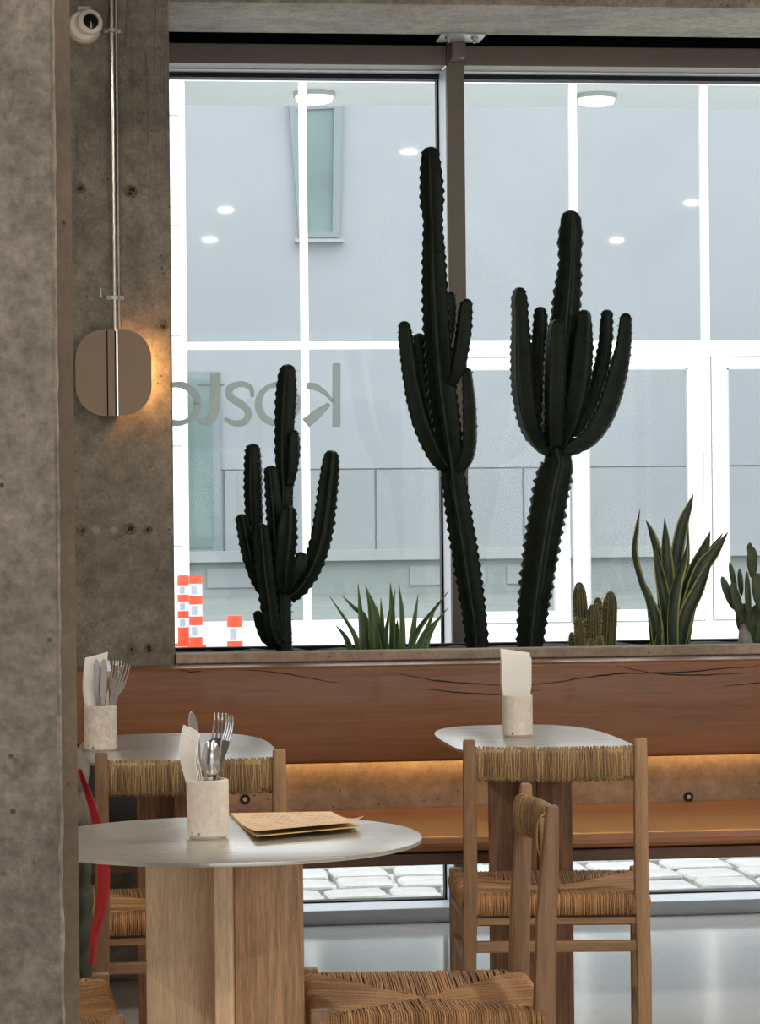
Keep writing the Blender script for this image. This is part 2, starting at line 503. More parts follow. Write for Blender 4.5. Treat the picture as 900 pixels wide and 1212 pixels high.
# recessed cast strip along its corner, and the broken pale lip between the two
MB().prism([(-0.0045, 3.012), (0.0135, 3.022), (0.0135, 3.5), (-0.0045, 3.5)], 'z', 0.0, ZC).build('corner_strip', 'strip_concrete', pil)
rl = random.Random(3); vs = []; fs = []; nz_ = 150
for i in range(nz_ + 1):
    z = ZC * i / nz_; w_ = 0.001 + 0.0035 * rl.random() * abs(math.sin(z * 5))
    vs += [(-0.0055 - w_, 2.9995, z), (-0.0052, 2.9975, z), (-0.0040 + 0.002 * rl.random(), 3.002, z)]
for i in range(nz_):
    a = 3 * i; fs += [(a, a + 1, a + 4, a + 3), (a + 1, a + 2, a + 5, a + 4)]
MB().add(vs, fs).build('corner_lip', 'lip_concrete', pil)

# column beside the window, with tie holes
colm = struct(MB().box(-1.35, 7.40, 0.0, 0.302, 8.25, ZC).build('wall_column', 'column_concrete', bevel=0.006),
              'stained concrete column beside the window')
for x, y, r, kind in ((95, 223, 7, 'h'), (112, 226, 4, 'p'), (155, 226, 8, 'h'), (172, 227, 4, 'p'), (192, 386, 7, 'h'),
                      (97, 628, 7, 'h'), (114, 627, 5, 'p'), (135, 627, 5, 'p'), (154, 626, 8, 'h'), (175, 627, 6, 'h'),
                      (156, 768, 6, 'h'), (177, 767, 7, 'h')):
    c = at(x, y, 7.40); r = r / 432
    n = 18
    if kind == 'p':
        mm = MB(); mm.prism([(c.x + r * math.cos(k * 2 * math.pi / n), c.z + r * math.sin(k * 2 * math.pi / n)) for k in range(n)], 'y', 7.3985, 7.402)
        mm.build('formwork_plug', 'tie_pale', colm)
    else:
        rr = [r * random.uniform(0.85, 1.12) for k in range(n)]
        mm = MB(); mm.prism([(c.x + rr[k] * math.cos(k * 2 * math.pi / n), c.z + rr[k] * math.sin(k * 2 * math.pi / n)) for k in range(n)], 'y', 7.3985, 7.402)
        th = mm.build('tie_hole', 'tie_rim', colm)
        mm = MB()
        for q in range(4):
            a = random.uniform(0, 6.28); d = r * random.uniform(0.0, 0.4); r2 = r * random.uniform(0.18, 0.4)
            mm.prism([(c.x + d * math.cos(a) + r2 * random.uniform(0.6, 1.2) * math.cos(k * 2 * math.pi / 9),
                       c.z + d * math.sin(a) + r2 * random.uniform(0.6, 1.2) * math.sin(k * 2 * math.pi / 9)) for k in range(9)], 'y', 7.3975 - q * 0.0003, 7.402)
        mm.build('hole_core', 'tie_dark', th)

# beam over the window and the slot behind it, its shade painted near-black
struct(MB().box(X0, 7.62, 2.712, X1, 8.10, ZC).build('ceiling_beam', 'beam_concrete', bevel=0.004), 'concrete beam above the window')
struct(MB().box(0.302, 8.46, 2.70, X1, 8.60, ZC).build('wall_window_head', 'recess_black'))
struct(MB().box(X0, 8.25, 0.0, 0.28, 8.6, ZC).build('wall_front', 'column_concrete'))

# the big window
win = struct(empty('window_1', (1.2, WY, 0)), 'large window with slim grey frame behind the planter')
def wpart(name, mat, *b, parent=None, bevel=0.0):
    mm = MB()
    for q in b: mm.box(*q)
    o = mm.build(name, mat, None, bevel=bevel)
    o.parent = parent or win
    o.matrix_parent_inverse = Matrix.Translation((-1.2, -WY, 0))
    return o
mull = [(0.262, 0.302), (1.195, 1.249), (2.95, 3.004), (4.70, 4.754)]
ZT = 2.650
for (a, b_) in mull[1:]:
    wpart('mullion', 'window_frame', (a, WY, 0.0, b_, WY + 0.014, 2.72), bevel=0.003)
    wpart('mullion_reveal', 'window_reveal', (a - 0.002, WY + 0.014, 0.0, b_ + 0.002, WY + 0.17, ZT - 0.002))
    wpart('gasket', 'gasket', (a - 0.008, WY + 0.17, 0.03, b_ + 0.004, WY + 0.215, ZT))
wpart('jamb', 'window_frame', (0.285, WY, 0.0, 0.332, WY + 0.10, 2.72))
bays = [(0.332, 1.195), (1.249, 2.95), (3.004, 4.70), (4.754, X1)]
for i, (a, b_) in enumerate(bays):
    wpart('head_rail', 'window_frame', (a, WY + 0.004, ZT, b_, WY + 0.10, 2.712), bevel=0.003)
    wpart('head_reveal', 'window_reveal', (a, WY + 0.10, ZT - 0.003, b_, WY + 0.155, 2.70))
    wpart('gasket', 'gasket', (a, WY + 0.155, ZT - 0.018, b_, WY + 0.215, 2.69))
    wpart('sill_rail', 'window_reveal', (a, WY + 0.0, 0.0, b_, WY + 0.165, 0.045), bevel=0.003)
    wpart('gasket', 'gasket', (a, WY + 0.165, 0.0, b_, WY + 0.215, 0.050))
    wpart('pane', 'clear_glass', (a + 0.003, WY + 0.18, 0.05, b_ - 0.003, WY + 0.19, ZT - 0.012))
# bracket plate at the mullion head
br = MB().box(1.150, 8.06, 2.706, 1.285, 8.20, 2.713); o = br.build('bracket_plate', 'galvanised', None, bevel=0.001)
o.parent = win; o.matrix_parent_inverse = Matrix.Translation((-1.2, -WY, 0))
wpart('bracket_stub', 'window_frame', (1.203, 8.19, 2.66, 1.241, WY + 0.004, 2.711))
for bx in (1.175, 1.255):
    mm = MB().lathe([(0.011, -0.008), (0.011, 0), (0.006, 0), (0.006, -0.018)], (bx, 8.10, 2.706), 6)
    o = mm.build('bolt', 'galvanised', None); o.parent = win; o.matrix_parent_inverse = Matrix.Translation((-1.2, -WY, 0))

# mirrored lettering on the glass
sign = empty('window_lettering', (0.6, WY + 0.174, 1.53))
tag(sign, 'large grey letters reading kosto stuck on the glass, seen from their back', 'lettering')
YL = WY + 0.174
def stroke(pts, step=2.0):
    P = [at(p[0], p[1], YL) for p in pts]
    rows = smooth_path([(q.x, 0, q.z, p[2] / 378.0) for q, p in zip(P, pts)], 0.008)
    L, Rr = [], []
    for i, q in enumerate(rows):
        a = rows[max(i - 1, 0)]; c = rows[min(i + 1, len(rows) - 1)]
        t = Vector((c[0] - a[0], c[2] - a[2])).normalized(); nrm = Vector((-t.y, t.x))
        L.append((q[0] + nrm.x * q[3] / 2, q[2] + nrm.y * q[3] / 2)); Rr.append((q[0] - nrm.x * q[3] / 2, q[2] - nrm.y * q[3] / 2))
    mm = MB()
    for i in range(len(rows) - 1):
        vs = [(p[0], y, p[1]) for y in (YL, YL + 0.003) for p in (L[i], L[i + 1], Rr[i + 1], Rr[i])]
        mm.add(vs, [(0, 1, 2, 3), (7, 6, 5, 4), (0, 4, 5, 1), (2, 6, 7, 3)] + ([(0, 3, 7, 4)] if i == 0 else []) + ([(1, 5, 6, 2)] if i == len(rows) - 2 else []))
    return mm
def letter(*strokes):
    mm = MB()
    for s in strokes:
        q = stroke(s); mm.add(q.v, q.f)
    o = mm.build('letter', 'lettering_grey', None); o.parent = sign
    o.matrix_parent_inverse = Matrix.Translation((-0.6, -YL, -1.53))
ring = lambda cx, cy, rx, ry: [(cx + rx * math.cos(a), cy + ry * math.sin(a), 5.5 + 3.6 * abs(math.cos(a + 0.5))) for a in [i * math.pi / 14 for i in range(29)]]
letter([(398.5, 430, 9.5), (398.5, 468, 9.5), (398.5, 505, 9.5)],
       [(393.6, 475, 3.5), (386, 466, 5), (374, 458, 8), (363, 456.5, 8)], [(390, 478, 5), (378, 488, 10), (362, 501, 13)])
letter(ring(329, 478, 23, 23))
letter([(299, 470, 4), (297, 459, 6), (285, 454.5, 7), (272, 460, 9), (273, 470, 9), (285, 478, 9), (294, 488, 8.5), (290, 499, 8), (277, 501, 7), (266, 495, 4)])
letter([(255, 441, 12), (255, 470, 12), (252, 492, 11), (243, 500, 8), (234, 497, 4)], [(248.9, 455.5, 3.5), (234, 455.5, 3)], [(266, 455.5, 3), (261.1, 455.5, 3.5)])
letter(ring(210, 478, 24, 23))

# ------------------------------------------------------------------ outside: paving, glazed front across the street, grey building built for its reflection
pav = struct(MB().box(-14, 8.5, -0.25, 22, 27.2, -0.03).build('floor_street', 'street_paving'), 'pale street paving outside the window')
struct(MB().box(-14, 8.50, -0.03, 22, 8.62, 0.0).build('trim_1', 'joint_sand'))
variants = []
for k in range(7):
    w, d = random.uniform(0.15, 0.26), 0.236
    n = 14; pts = []
    for i in range(n):
        a = 2 * math.pi * i / n
        ca, sa = math.cos(a), math.sin(a)
        e = 0.26
        pts.append((math.copysign(abs(ca) ** e, ca) * w / 2 * random.uniform(0.95, 1.0), math.copysign(abs(sa) ** e, sa) * d / 2 * random.uniform(0.93, 1.0)))
    mm = MB()
    vs = [(p[0], p[1], -0.03) for p in pts] + [(p[0], p[1], -0.006) for p in pts] + [(p[0] * 0.93, p[1] * 0.93, 0.0) for p in pts]
    fs = [(i, (i + 1) % n, n + (i + 1) % n, n + i) for i in range(n)] + [(n + i, n + (i + 1) % n, 2 * n + (i + 1) % n, 2 * n + i) for i in range(n)] + [tuple(range(2 * n, 3 * n))]
    mm.add(vs, fs)
    variants.append((w, mm.mesh('cobblestone', 'limestone')))
y = 8.62 + 0.12
row = 0
while y < 10.6:
    x = -0.3 - (row % 2) * 0.11
    while x < 5.4:
        w, me = random.choice(variants)
        o = link('cobblestone', me, pav)
        o.location = (x + w / 2, y + random.uniform(-0.008, 0.008), random.uniform(-0.004, 0.003)); o.rotation_euler = (random.uniform(-.02, .02), random.uniform(-.02, .02), random.uniform(-0.05, 0.05))
        x += w + random.uniform(0.008, 0.018)
    y += 0.250; row += 1

FY = 27.3
fac = tag(empty('glazed_storefront', (4.0, FY, 0)), 'white framed glazed front with doors across the street', 'building')
FI = Matrix.Translation((-4.0, -FY, 0))
def fpart(name, mat, *b, parent=None, bevel=0.0):
    mm = MB()
    for q in b: mm.box(*q)
    o = mm.build(name, mat, None, bevel=bevel)
    o.parent = parent or fac
    o.matrix_parent_inverse = FI
    return o
# cladding pier on the left, panel by panel
z = -0.02
for i, h in enumerate((0.98, 1.0, 1.1, 1.1, 1.1, 1.1, 1.1)):
    fpart('cladding_panel', 'white_cladding', (-1.6, FY - 0.25, z, 1.200, FY + 0.05, z + h - 0.02)); z += h
fpart('pier_core', 'profile_grey', (-1.6, FY - 0.235, 0, 1.19, FY + 0.04, z - 0.02))
fpart('plinth', 'white_paint', (1.2, FY - 0.12, -0.03, 12.2, FY + 0.1, 0.11))
fpart('fascia', 'white_paint', (-1.6, FY - 0.15, 5.74, 12.2, FY + 0.12, 7.4))
fpart('top_rail', 'white_paint', (1.2, FY - 0.06, 5.63, 12.2, FY + 0.06, 5.74))
fpart('top_rail_lip', 'white_paint', (1.2, FY - 0.09, 5.70, 12.2, FY - 0.06, 5.74))
posts = [1.225, 2.455, 3.86, 5.235, 6.605, 7.98, 9.35, 10.72, 12.1]
for i, x in enumerate(posts):
    w = 0.038
    lo = 0.1 if x < 4 else (2.93 if i % 2 else 0.1)
    if x > 6 : lo = 0.1
    fpart('frame_post', 'white_paint', (x - w, FY - 0.05, lo, x + w, FY + 0.05, 5.64), bevel=0.004)
for i in range(len(posts) - 1):
    a, b_ = posts[i] + 0.038, posts[i + 1] - 0.038
    fpart('transom', 'white_paint', (a, FY - 0.05, 2.925, b_, FY + 0.05, 3.0), bevel=0.004)
    fpart('pane', 'facade_glass', (a, FY - 0.008, 3.0, b_, FY + 0.008, 5.63))
    if b_ < 4:
        fpart('pane', 'facade_glass', (a, FY - 0.008, 0.18, b_, FY + 0.008, 2.925))
        fpart('bottom_rail', 'white_paint', (a, FY - 0.05, 0.1, b_, FY + 0.05, 0.18))
def door(xa, xb, handle=None):
    fpart('door_head', 'white_paint', (xa, FY - 0.05, 2.84, xb, FY + 0.05, 2.925))
    d = fpart('door', 'white_paint', (xa + 0.012, FY - 0.075, 0.13, xa + 0.17, FY + 0.03, 2.825), (xb - 0.17, FY - 0.075, 0.13, xb - 0.012, FY + 0.03, 2.825),
              (xa + 0.17, FY - 0.075, 2.715, xb - 0.17, FY + 0.03, 2.825), (xa + 0.17, FY - 0.075, 0.13, xb - 0.17, FY + 0.03, 0.24))
    def sub(name, mat, *b):
        q = fpart(name, mat, *b, parent=d); q.matrix_parent_inverse = Matrix.Identity(4); return q
    sub('pane', 'facade_glass', (xa + 0.17, FY - 0.02, 0.24, xb - 0.17, FY - 0.004, 2.715))
    sub('glazing_bead', 'profile_grey', (xa + 0.165, FY - 0.079, 0.235, xa + 0.182, FY - 0.02, 2.72), (xb - 0.182, FY - 0.079, 0.235, xb - 0.165, FY - 0.02, 2.72),
        (xa + 0.165, FY - 0.079, 2.70, xb - 0.165, FY - 0.02, 2.717))
    if handle:
        sub('handle', 'profile_grey', (handle - 0.02, FY - 0.10, 1.02, handle + 0.02, FY - 0.075, 1.30), (handle - 0.015, FY - 0.14, 1.12, handle + 0.015, FY - 0.10, 1.18))
door(3.90, 5.165, 5.10); door(5.185, 6.565); door(6.645, 7.94); door(8.02, 9.31); door(9.39, 10.68); door(10.76, 12.06)
# soffit behind the glass with round lights
fpart('soffit', 'white_cladding', (-1.6, FY + 0.12, 5.66, 12.2, FY + 1.75, 5.9))
for px, py in ((372, 111), (706, 116)):
    p = at(px, py, FY + 0.8)
    lamp = tag(empty('ceiling_light', (p.x, FY + 0.8, 5.66)), 'round glowing ceiling light behind the ' + ('pane with the tall dark window' if px < 500 else 'upper pane above the many-armed cactus'), 'ceiling light')
    MB().lathe([(0.0, 0), (0.22, 0), (0.22, -0.05), (0.0, -0.05)], n=24).build('housing', 'grey_ledge', lamp)
    MB().lathe([(0.0, -0.050), (0.20, -0.050), (0.185, -0.10), (0.12, -0.12), (0.0, -0.125)], n=24).build('diffuser', 'downlight_glow', lamp)

GY = 43.0
struct(MB().box(-14, 27.2, -0.25, 30, GY + 0.6, -0.03).build('floor_reflection', 'reflected_paving'))  # ground behind the glass, in place of the mirrored street
gb = tag(empty('reflected_building', (5.0, GY, 0)), 'pale grey rendered building standing in for the reflection in the glazed front', 'building')  # solid stand-in for the cafe's own building mirrored in the glass
GI = Matrix.Translation((-5.0, -GY, 0))
def gpart(mm, name, mat, parent=None, bevel=0.0):
    o = mm.build(name, mat, None, bevel=bevel); o.parent = parent or gb
    o.matrix_parent_inverse = GI if parent is None else Matrix.Identity(4)
    return o
zl = at(450, 555, GY).z; zg = at(450, 650, GY).z; zb = at(450, 661, GY).z
gpart(MB().box(-14, GY, zl + 0.012, 30, GY + 0.6, 11.0), 'upper_wall', 'grey_render')
gpart(MB().box(-14, GY + 0.03, -0.03, 30, GY + 0.6, zl + 0.012), 'wall_backing', 'window_trim_grey')
joints = [-14, -6, -2.5, 2.55, at(445, 600, GY).x, at(533, 600, GY).x + 0.0, at(620, 600, GY).x, 10.2, 13, 16, 20, 25, 30]
for a, b_ in zip(joints[:-1], joints[1:]):
    gpart(MB().box(a + 0.02, GY, zg, b_ - 0.02, GY + 0.1, zl - 0.012), 'wall_panel', 'grey_panel')
gpart(MB().box(-14, GY - 0.45, zb - 0.02, 30, GY + 0.02, zg), 'ledge', 'grey_ledge')
gpart(MB().box(-14, GY - 0.3, -0.03, 30, GY + 0.02, zb - 0.02), 'base', 'grey_base')
for pa, pb in ((245, 330), (485, 575), (600, 660)):
    a, b_ = at(pa, 680, GY - 0.3).x, at(pb, 680, GY - 0.3).x
    gpart(MB().box(a, GY - 0.33, 0.1, b_, GY - 0.29, zb - 0.12), 'base_panel', 'grey_panel')
# tall reflected window, the mirror distortion built into its taper
Q = [at(x, y, GY - 0.02) for x, y in ((341, 120), (405, 119), (401, 282), (354, 282))]
Qi = [at(x, y, GY - 0.02) for x, y in ((351, 131), (395, 129), (393, 275), (364, 275))]
wf = MB(); 
vs = [(p.x, yy, p.z) for yy in (GY - 0.10, GY + 0.02) for p in Q + Qi]
fs = []
for k in range(4):
    j = (k + 1) % 4
    fs += [(k, j, 4 + j, 4 + k), (8 + k, 12 + k, 12 + j, 8 + j), (k, 8 + k, 8 + j, j), (4 + k, 4 + j, 12 + j, 12 + k)]
wf.add(vs, fs)
gw = gpart(wf, 'window', 'window_trim_grey')
pn = MB(); pn.add([(p.x, yy, p.z) for yy in (GY - 0.05, GY - 0.03) for p in Qi], [(0, 1, 2, 3), (7, 6, 5, 4), (0, 4, 5, 1), (1, 5, 6, 2), (2, 6, 7, 3), (3, 7, 4, 0)])
gpart(pn, 'pane', 'green_glass_panel', gw)
s0, s1 = at(348, 284, GY), at(406, 288, GY)
gpart(MB().box(s0.x, GY - 0.22, s1.z, s1.x, GY + 0.02, s0.z), 'window_sill', 'grey_ledge', gw)
# reflected opening with greenery at its left end
a, b_ = at(206, 440, GY), at(262, 636, GY)
gf = gpart(MB().box(a.x, GY - 0.06, zg, b_.x, GY + 0.02, a.z + 0.0), 'glazed_opening', 'window_trim_grey')
gpart(MB().box(a.x + 0.1, GY - 0.075, zg + 0.05, b_.x - 0.14, GY - 0.055, a.z - 0.12), 'pane', 'green_glass_panel', gf)

# traffic posts
def traffic(loc, r, bands, label, group=None):
    t = tag(empty('traffic_post', loc), label, 'traffic post', group)
    z = 0.0
    for i, (h, w) in enumerate(bands):
        last = i == len(bands) - 1
        prof = [(0.0, z), (r, z), (r, z + h)] if not last else [(0.0, z), (r, z), (r, z + h - 0.025), (r * 0.88, z + h), (r * 0.3, z + h), (0.0, z + h)]
        if not last: prof += [(0.0, z + h)]
        q = MB().lathe(prof, n=20)
        b_ = q.build('white_band' if w else 'orange_band', 'traffic_white' if w else 'traffic_orange', t, smooth=True)
        if w:
            n = 5; rr = r + 0.002
            mm = MB()
            arc = [R(-130 + 50 * k / n) for k in range(n + 1)]
            vs = [(math.cos(x) * rr, math.sin(x) * rr, z + zz) for zz in (h * 0.12, h * 0.88) for x in arc]
            mm.add(vs, [(k, k + 1, n + 2 + k, n + 1 + k) for k in range(n)])
            mm.build('reflector_sheet', 'traffic_reflector', b_, smooth=True)
        z += h
    MB().lathe([(0, 0), (r * 1.5, 0), (r * 1.5, 0.03), (0, 0.03)], n=20).build('base', 'traffic_orange', t)
    return t
p = at(217, 700, 26.6); traffic((p.x, 26.6, -0.03), 0.058, [(0.19, 0), (0.09, 1), (0.07, 0), (0.09, 1), (0.07, 0), (0.09, 1), (0.10, 0)], 'slim orange and white striped traffic post against the white wall', )
p = at(231.5, 700, 26.2); traffic((p.x, 26.2, -0.03), 0.066, [(0.11, 0), (0.115, 1), (0.085, 0), (0.115, 1), (0.085, 0), (0.115, 1), (0.085, 0)], 'tall orange and white striped traffic post in front of another one')
p = at(278, 740, 20.5); traffic((p.x, 20.5, -0.03), 0.061, [(0.115, 0), (0.105, 1), (0.115, 0), (0.105, 1), (0.085, 0)], 'short orange and white traffic post standing alone beside the smallest candelabra cactus')

# ------------------------------------------------------------------ planter, bench
pl = tag(empty('planter', (2.9, 7.8, 0.40)), 'long raised concrete planter filled with dark soil under the window', 'planter')
PI_ = Matrix.Translation((-2.9, -7.8, -0.40))
def ppart(mm, name, mat, bevel=0.0, smooth=False):
    o = mm.build(name, mat, None, bevel=bevel, smooth=smooth); o.parent = pl; o.matrix_parent_inverse = PI_; return o
ppart(MB().box(0.303, 7.385, 0.34, X1, 7.46, 0.862), 'front_wall', 'planter_concrete')
ppart(MB().box(0.303, 7.375, 0.862, X1, 7.47, 0.888), 'rim', 'planter_concrete', bevel=0.003)
ppart(MB().box(0.303, 7.46, 0.36, X1, 8.26, 0.50), 'bottom', 'planter_concrete')
ppart(MB().box(0.335, 8.20, 0.45, X1, 8.26, 0.864), 'back_liner', 'recess_black')
# soil, uneven
nx, ny = 120, 14
vs = []; fs = []
for i in range(nx + 1):
    for j in range(ny + 1):
        x = 0.303 + (X1 - 0.303) * i / nx; y = 7.46 + 0.75 * j / ny
        vs.append((x, y, 0.856 + random.uniform(-0.006, 0.006)))
for i in range(nx):
    for j in range(ny):
        a = i * (ny + 1) + j; fs.append((a, a + ny + 1, a + ny + 2, a + 1))
so = ppart(MB().add(vs, fs), 'soil', 'soil', smooth=True)
SOIL = 0.854
for px, py in ((815, 943), (290, 946)):
    c = at(px, py, 7.385)
    k = MB().prism([(c.x + 0.014 * math.cos(a * math.pi / 10), c.z + 0.014 * math.sin(a * math.pi / 10)) for a in range(20)], 'y', 7.380, 7.39)
    ro = ppart(k, 'anchor_hole', 'tie_dark')
    q = MB().prism([(c.x + 0.006 * math.cos(a * math.pi / 6), c.z + 0.006 * math.sin(a * math.pi / 6)) for a in range(12)], 'y', 7.377, 7.385)
    o = q.build('anchor_bolt', 'galvanised', ro)

bench = tag(empty('bench', (2.5, 7.0, 0.36)), 'long brown timber bench with a broad plank backrest along the planter', 'bench')
BI = Matrix.Translation((-2.5, -7.0, -0.36))
def bpart(mm, name, mat, bevel=0.0, smooth=False, seg=3, parent=None):
    o = mm.build(name, mat, None, bevel=bevel, smooth=smooth, seg=seg)
    o.parent = parent or bench; o.matrix_parent_inverse = BI if parent is None else Matrix.Identity(4); return o
XL = -1.3
bpart(MB().box(XL, 7.20, 0.598, X1 - 0.01, 7.375, 0.860), 'backrest', 'bench_wood', bevel=0.012, smooth=True)
# seat with a rolled front edge
prof = [(7.384, 0.420), (7.384, 0.455), (7.0, 0.453), (6.76, 0.452), (6.69, 0.450), (6.662, 0.444), (6.655, 0.435), (6.66, 0.426), (6.68, 0.420)]
bpart(MB().prism(prof, 'x', XL, X1 - 0.01), 'seat', 'bench_seat_wood', smooth=True)
bpart(MB().box(XL, 6.672, 0.389, X1 - 0.01, 6.715, 0.419), 'front_rail', 'bench_dark_wood', bevel=0.004)
for x in (-1.0, 3.2, 4.9):
    bpart(MB().box(x, 6.715, 0.389, x + 0.05, 7.384, 0.419), 'cross_bearer', 'bench_dark_wood')
for x in (-1.2, 3.4, 5.2):
    bpart(MB().box(x, 6.80, 0.0, x + 0.06, 7.30, 0.389), 'leg', 'bench_dark_wood')
bpart(MB().box(0.31, 7.352, 0.590, X1 - 0.1, 7.364, 0.5985), 'led_strip', 'led_warm')
# drying cracks in the backrest
def crack(pts, w):
    mm = MB(); P = [at(x, y, 7.1985) for x, y in pts]
    rows = smooth_path([(p.x, p.y, p.z) for p in P], 0.02)
    n = len(rows); vs = []
    for i, r_ in enumerate(rows):
        ww = 0.45 * w * math.sin(math.pi * (i + 0.3) / (n - 0.4)) * random.uniform(0.5, 1.2) / 2 + 0.0003
        dz = random.uniform(-0.0012, 0.0012)
        vs += [(r_[0], 7.1985, r_[2] + ww + dz), (r_[0], 7.1985, r_[2] - ww + dz), (r_[0], 7.203, r_[2] + ww + dz), (r_[0], 7.203, r_[2] - ww + dz)]
    fs = []
    for i in range(n - 1):
        a, b_ = 4 * i, 4 * i + 4
        fs += [(a, b_, b_ + 1, a + 1), (a, a + 2, b_ + 2, b_), (a + 1, b_ + 1, b_ + 3, a + 3)]
    bpart(mm.add(vs, fs), 'crack', 'wood_crack')
crack([(470, 797), (520, 806), (560, 809), (596, 811)], 0.006)
crack([(500, 815), (540, 819), (590, 822), (640, 817)], 0.006)
crack([(620, 812), (660, 807), (700, 801), (740, 797), (800, 796), (850, 792), (900, 788)], 0.008)
crack([(730, 788), (770, 796), (820, 799), (880, 797)], 0.006)
crack([(860, 812), (900, 808), (940, 806)], 0.005)
crack([(290, 793), (330, 796), (370, 803), (400, 808)], 0.005)
crack([(215, 792), (225, 796), (238, 794)], 0.006)

# ------------------------------------------------------------------ chairs
WR, WF, DEP, SH, PH = 0.182, 0.205, 0.372, 0.452, 0.785
def cord(mm, path, r): mm.tube(path, r, n=5, cap=False)
def rush_seat():
    mm = MB()
    c = [(-WR - 0.004, 0.0), (WR + 0.004, 0.0), (WF + 0.002, DEP), (-WF - 0.002, DEP)]
    C = Vector((0.0, DEP * 0.5))
    for k in range(4):
        A, B = Vector(c[k]), Vector(c[(k + 1) % 4])
        nrm = Vector((B - A).normalized()); nrm = Vector((nrm.y, -nrm.x))
        L = (B - A).length; n = int(L / 0.0041)
        for i in range(n):
            t = (i + 0.5) / n
            P = A + (B - A) * t
            Qp = A + (C - A) * (2 * t) if t < 0.5 else B + (C - B) * (2 - 2 * t)
            Qp = Qp + (C - Qp) * random.uniform(-0.01, 0.03)
            j = lambda s: random.uniform(-s, s)
            dip = -0.012 * min(1, (P - Qp).length / (DEP * 0.5))
            mid = P + (Qp - P) * 0.5
            r = random.uniform(0.0017, 0.0025)
            path = [(Qp.x + j(.001), Qp.y + j(.001), SH + dip + j(.001)), (mid.x + j(.0012), mid.y + j(.0012), SH + dip * 0.55 + 0.001 + j(.001)),
                    (P.x, P.y, SH + j(.001)), (P.x + nrm.x * 0.010, P.y + nrm.y * 0.010, SH - 0.004 + j(.0008)),
                    (P.x + nrm.x * 0.015 + j(.001), P.y + nrm.y * 0.015 + j(.001), SH - 0.02),
                    (P.x + nrm.x * 0.011 + j(.001), P.y + nrm.y * 0.011 + j(.001), SH - 0.040), (P.x - nrm.x * 0.01, P.y - nrm.y * 0.01, SH - 0.046)]
            cord(mm, path, r)
    core = [(x * 0.985, 0.004 + y * 0.98) for x, y in c]
    mm.prism(core, 'z', SH - 0.044, SH - 0.016)
    return mm
def rush_back():
    mm = MB()
    n = 92; zc = 0.732
    for i in range(n):
        t = (i + 0.5) / n * 2 - 1
        x = t * (WR - 0.012)
        y = -0.026 * (1 - t * t) - 0.004
        hh = 0.0355 + 0.0006 * random.uniform(-1, 1); th = 0.013
        dz = 0.0007 * random.uniform(-1, 1); sk = random.uniform(-0.003, 0.003)
        path = []
        for k in range(13):
            a = 2 * math.pi * k / 12
            path.append((x + sk * math.sin(a) + random.uniform(-.0004, .0004), y + th * math.cos(a) * (1 if abs(math.cos(a)) > .4 else 1.0), zc + dz + hh * math.copysign(abs(math.sin(a)) ** 0.75, math.sin(a))))
        mm.tube(path, random.uniform(0.0017, 0.0024), n=5, cap=False, up=(1, 0, 0))
    # inner rail the cords are wound on
    rail = [((k / 10 * 2 - 1) * (WR - 0.004), -0.026 * (1 - (k / 10 * 2 - 1) ** 2) - 0.004, zc) for k in range(11)]
    for k in range(10):
        mm.bar(rail[k], rail[k + 1], 0.018, 0.064)
    return mm
def post_mesh(sx):
    mm = MB()
    secs = [(0.0, 0.028, 0.030, 0.004), (0.30, 0.030, 0.034, 0.0), (0.46, 0.030, 0.036, 0.0), (0.60, 0.029, 0.033, -0.004), (0.72, 0.028, 0.026, -0.012), (PH, 0.026, 0.019, -0.016)]
    vs = []
    for z, w, d, off in secs:
        x = sx * (WR + (0.004 if z < 0.4 else 0.0)); vs += [(x + i * w / 2, off + j * d / 2, z) for i, j in ((-1, -1), (1, -1), (1, 1), (-1, 1))]
    fs = [(0, 3, 2, 1)] + [(4 * s_ + k, 4 * s_ + (k + 1) % 4, 4 * s_ + 4 + (k + 1) % 4, 4 * s_ + 4 + k) for s_ in range(len(secs) - 1) for k in range(4)]
    n = 4 * (len(secs) - 1); fs.append((n, n + 1, n + 2, n + 3))
    mm.add(vs, fs); return mm
def make_chair():
    t = empty('rush_chair')
    for sx in (-1, 1):
        post_mesh(sx).build('rear_leg', 'oak', t, bevel=0.004, smooth=True)
        mm = MB(); mm.box(sx * WF - 0.015, DEP - 0.015, 0.0, sx * WF + 0.015, DEP + 0.015, SH + 0.010)
        mm.build('front_leg', 'oak', t, bevel=0.004, smooth=True)
        mm = MB(); mm.bar((sx * WR, 0.0, 0.300), (sx * WF, DEP, 0.300), 0.018, 0.024); mm.build('stretcher', 'oak_depth', t, bevel=0.003)
        mm = MB(); mm.bar((sx * WR, 0.0, 0.180), (sx * WF, DEP, 0.180), 0.018, 0.022); mm.build('stretcher', 'oak_depth', t, bevel=0.003)
        mm = MB(); mm.bar((sx * (WR + 0.006), 0.0, 0.397), (sx * (WF + 0.006), DEP, 0.397), 0.014, 0.014); mm.build('seat_slat', 'oak_depth', t)
    for y, w in ((0.0, WR), (DEP, WF)):
        mm = MB(); mm.box(-w, y - 0.009, 0.330, w, y + 0.009, 0.354); mm.build('stretcher', 'oak_cross', t, bevel=0.003)
        mm = MB(); mm.box(-w, y - 0.008, 0.390, w, y + 0.008, 0.404); mm.build('seat_slat', 'oak_cross', t)
    rush_seat().build('seat', 'rush', t, smooth='all')
    rush_back().build('backrest', 'rush_back', t, smooth='all')
    return t
chair = make_chair()
G = 'rush seated oak chairs at the tables'
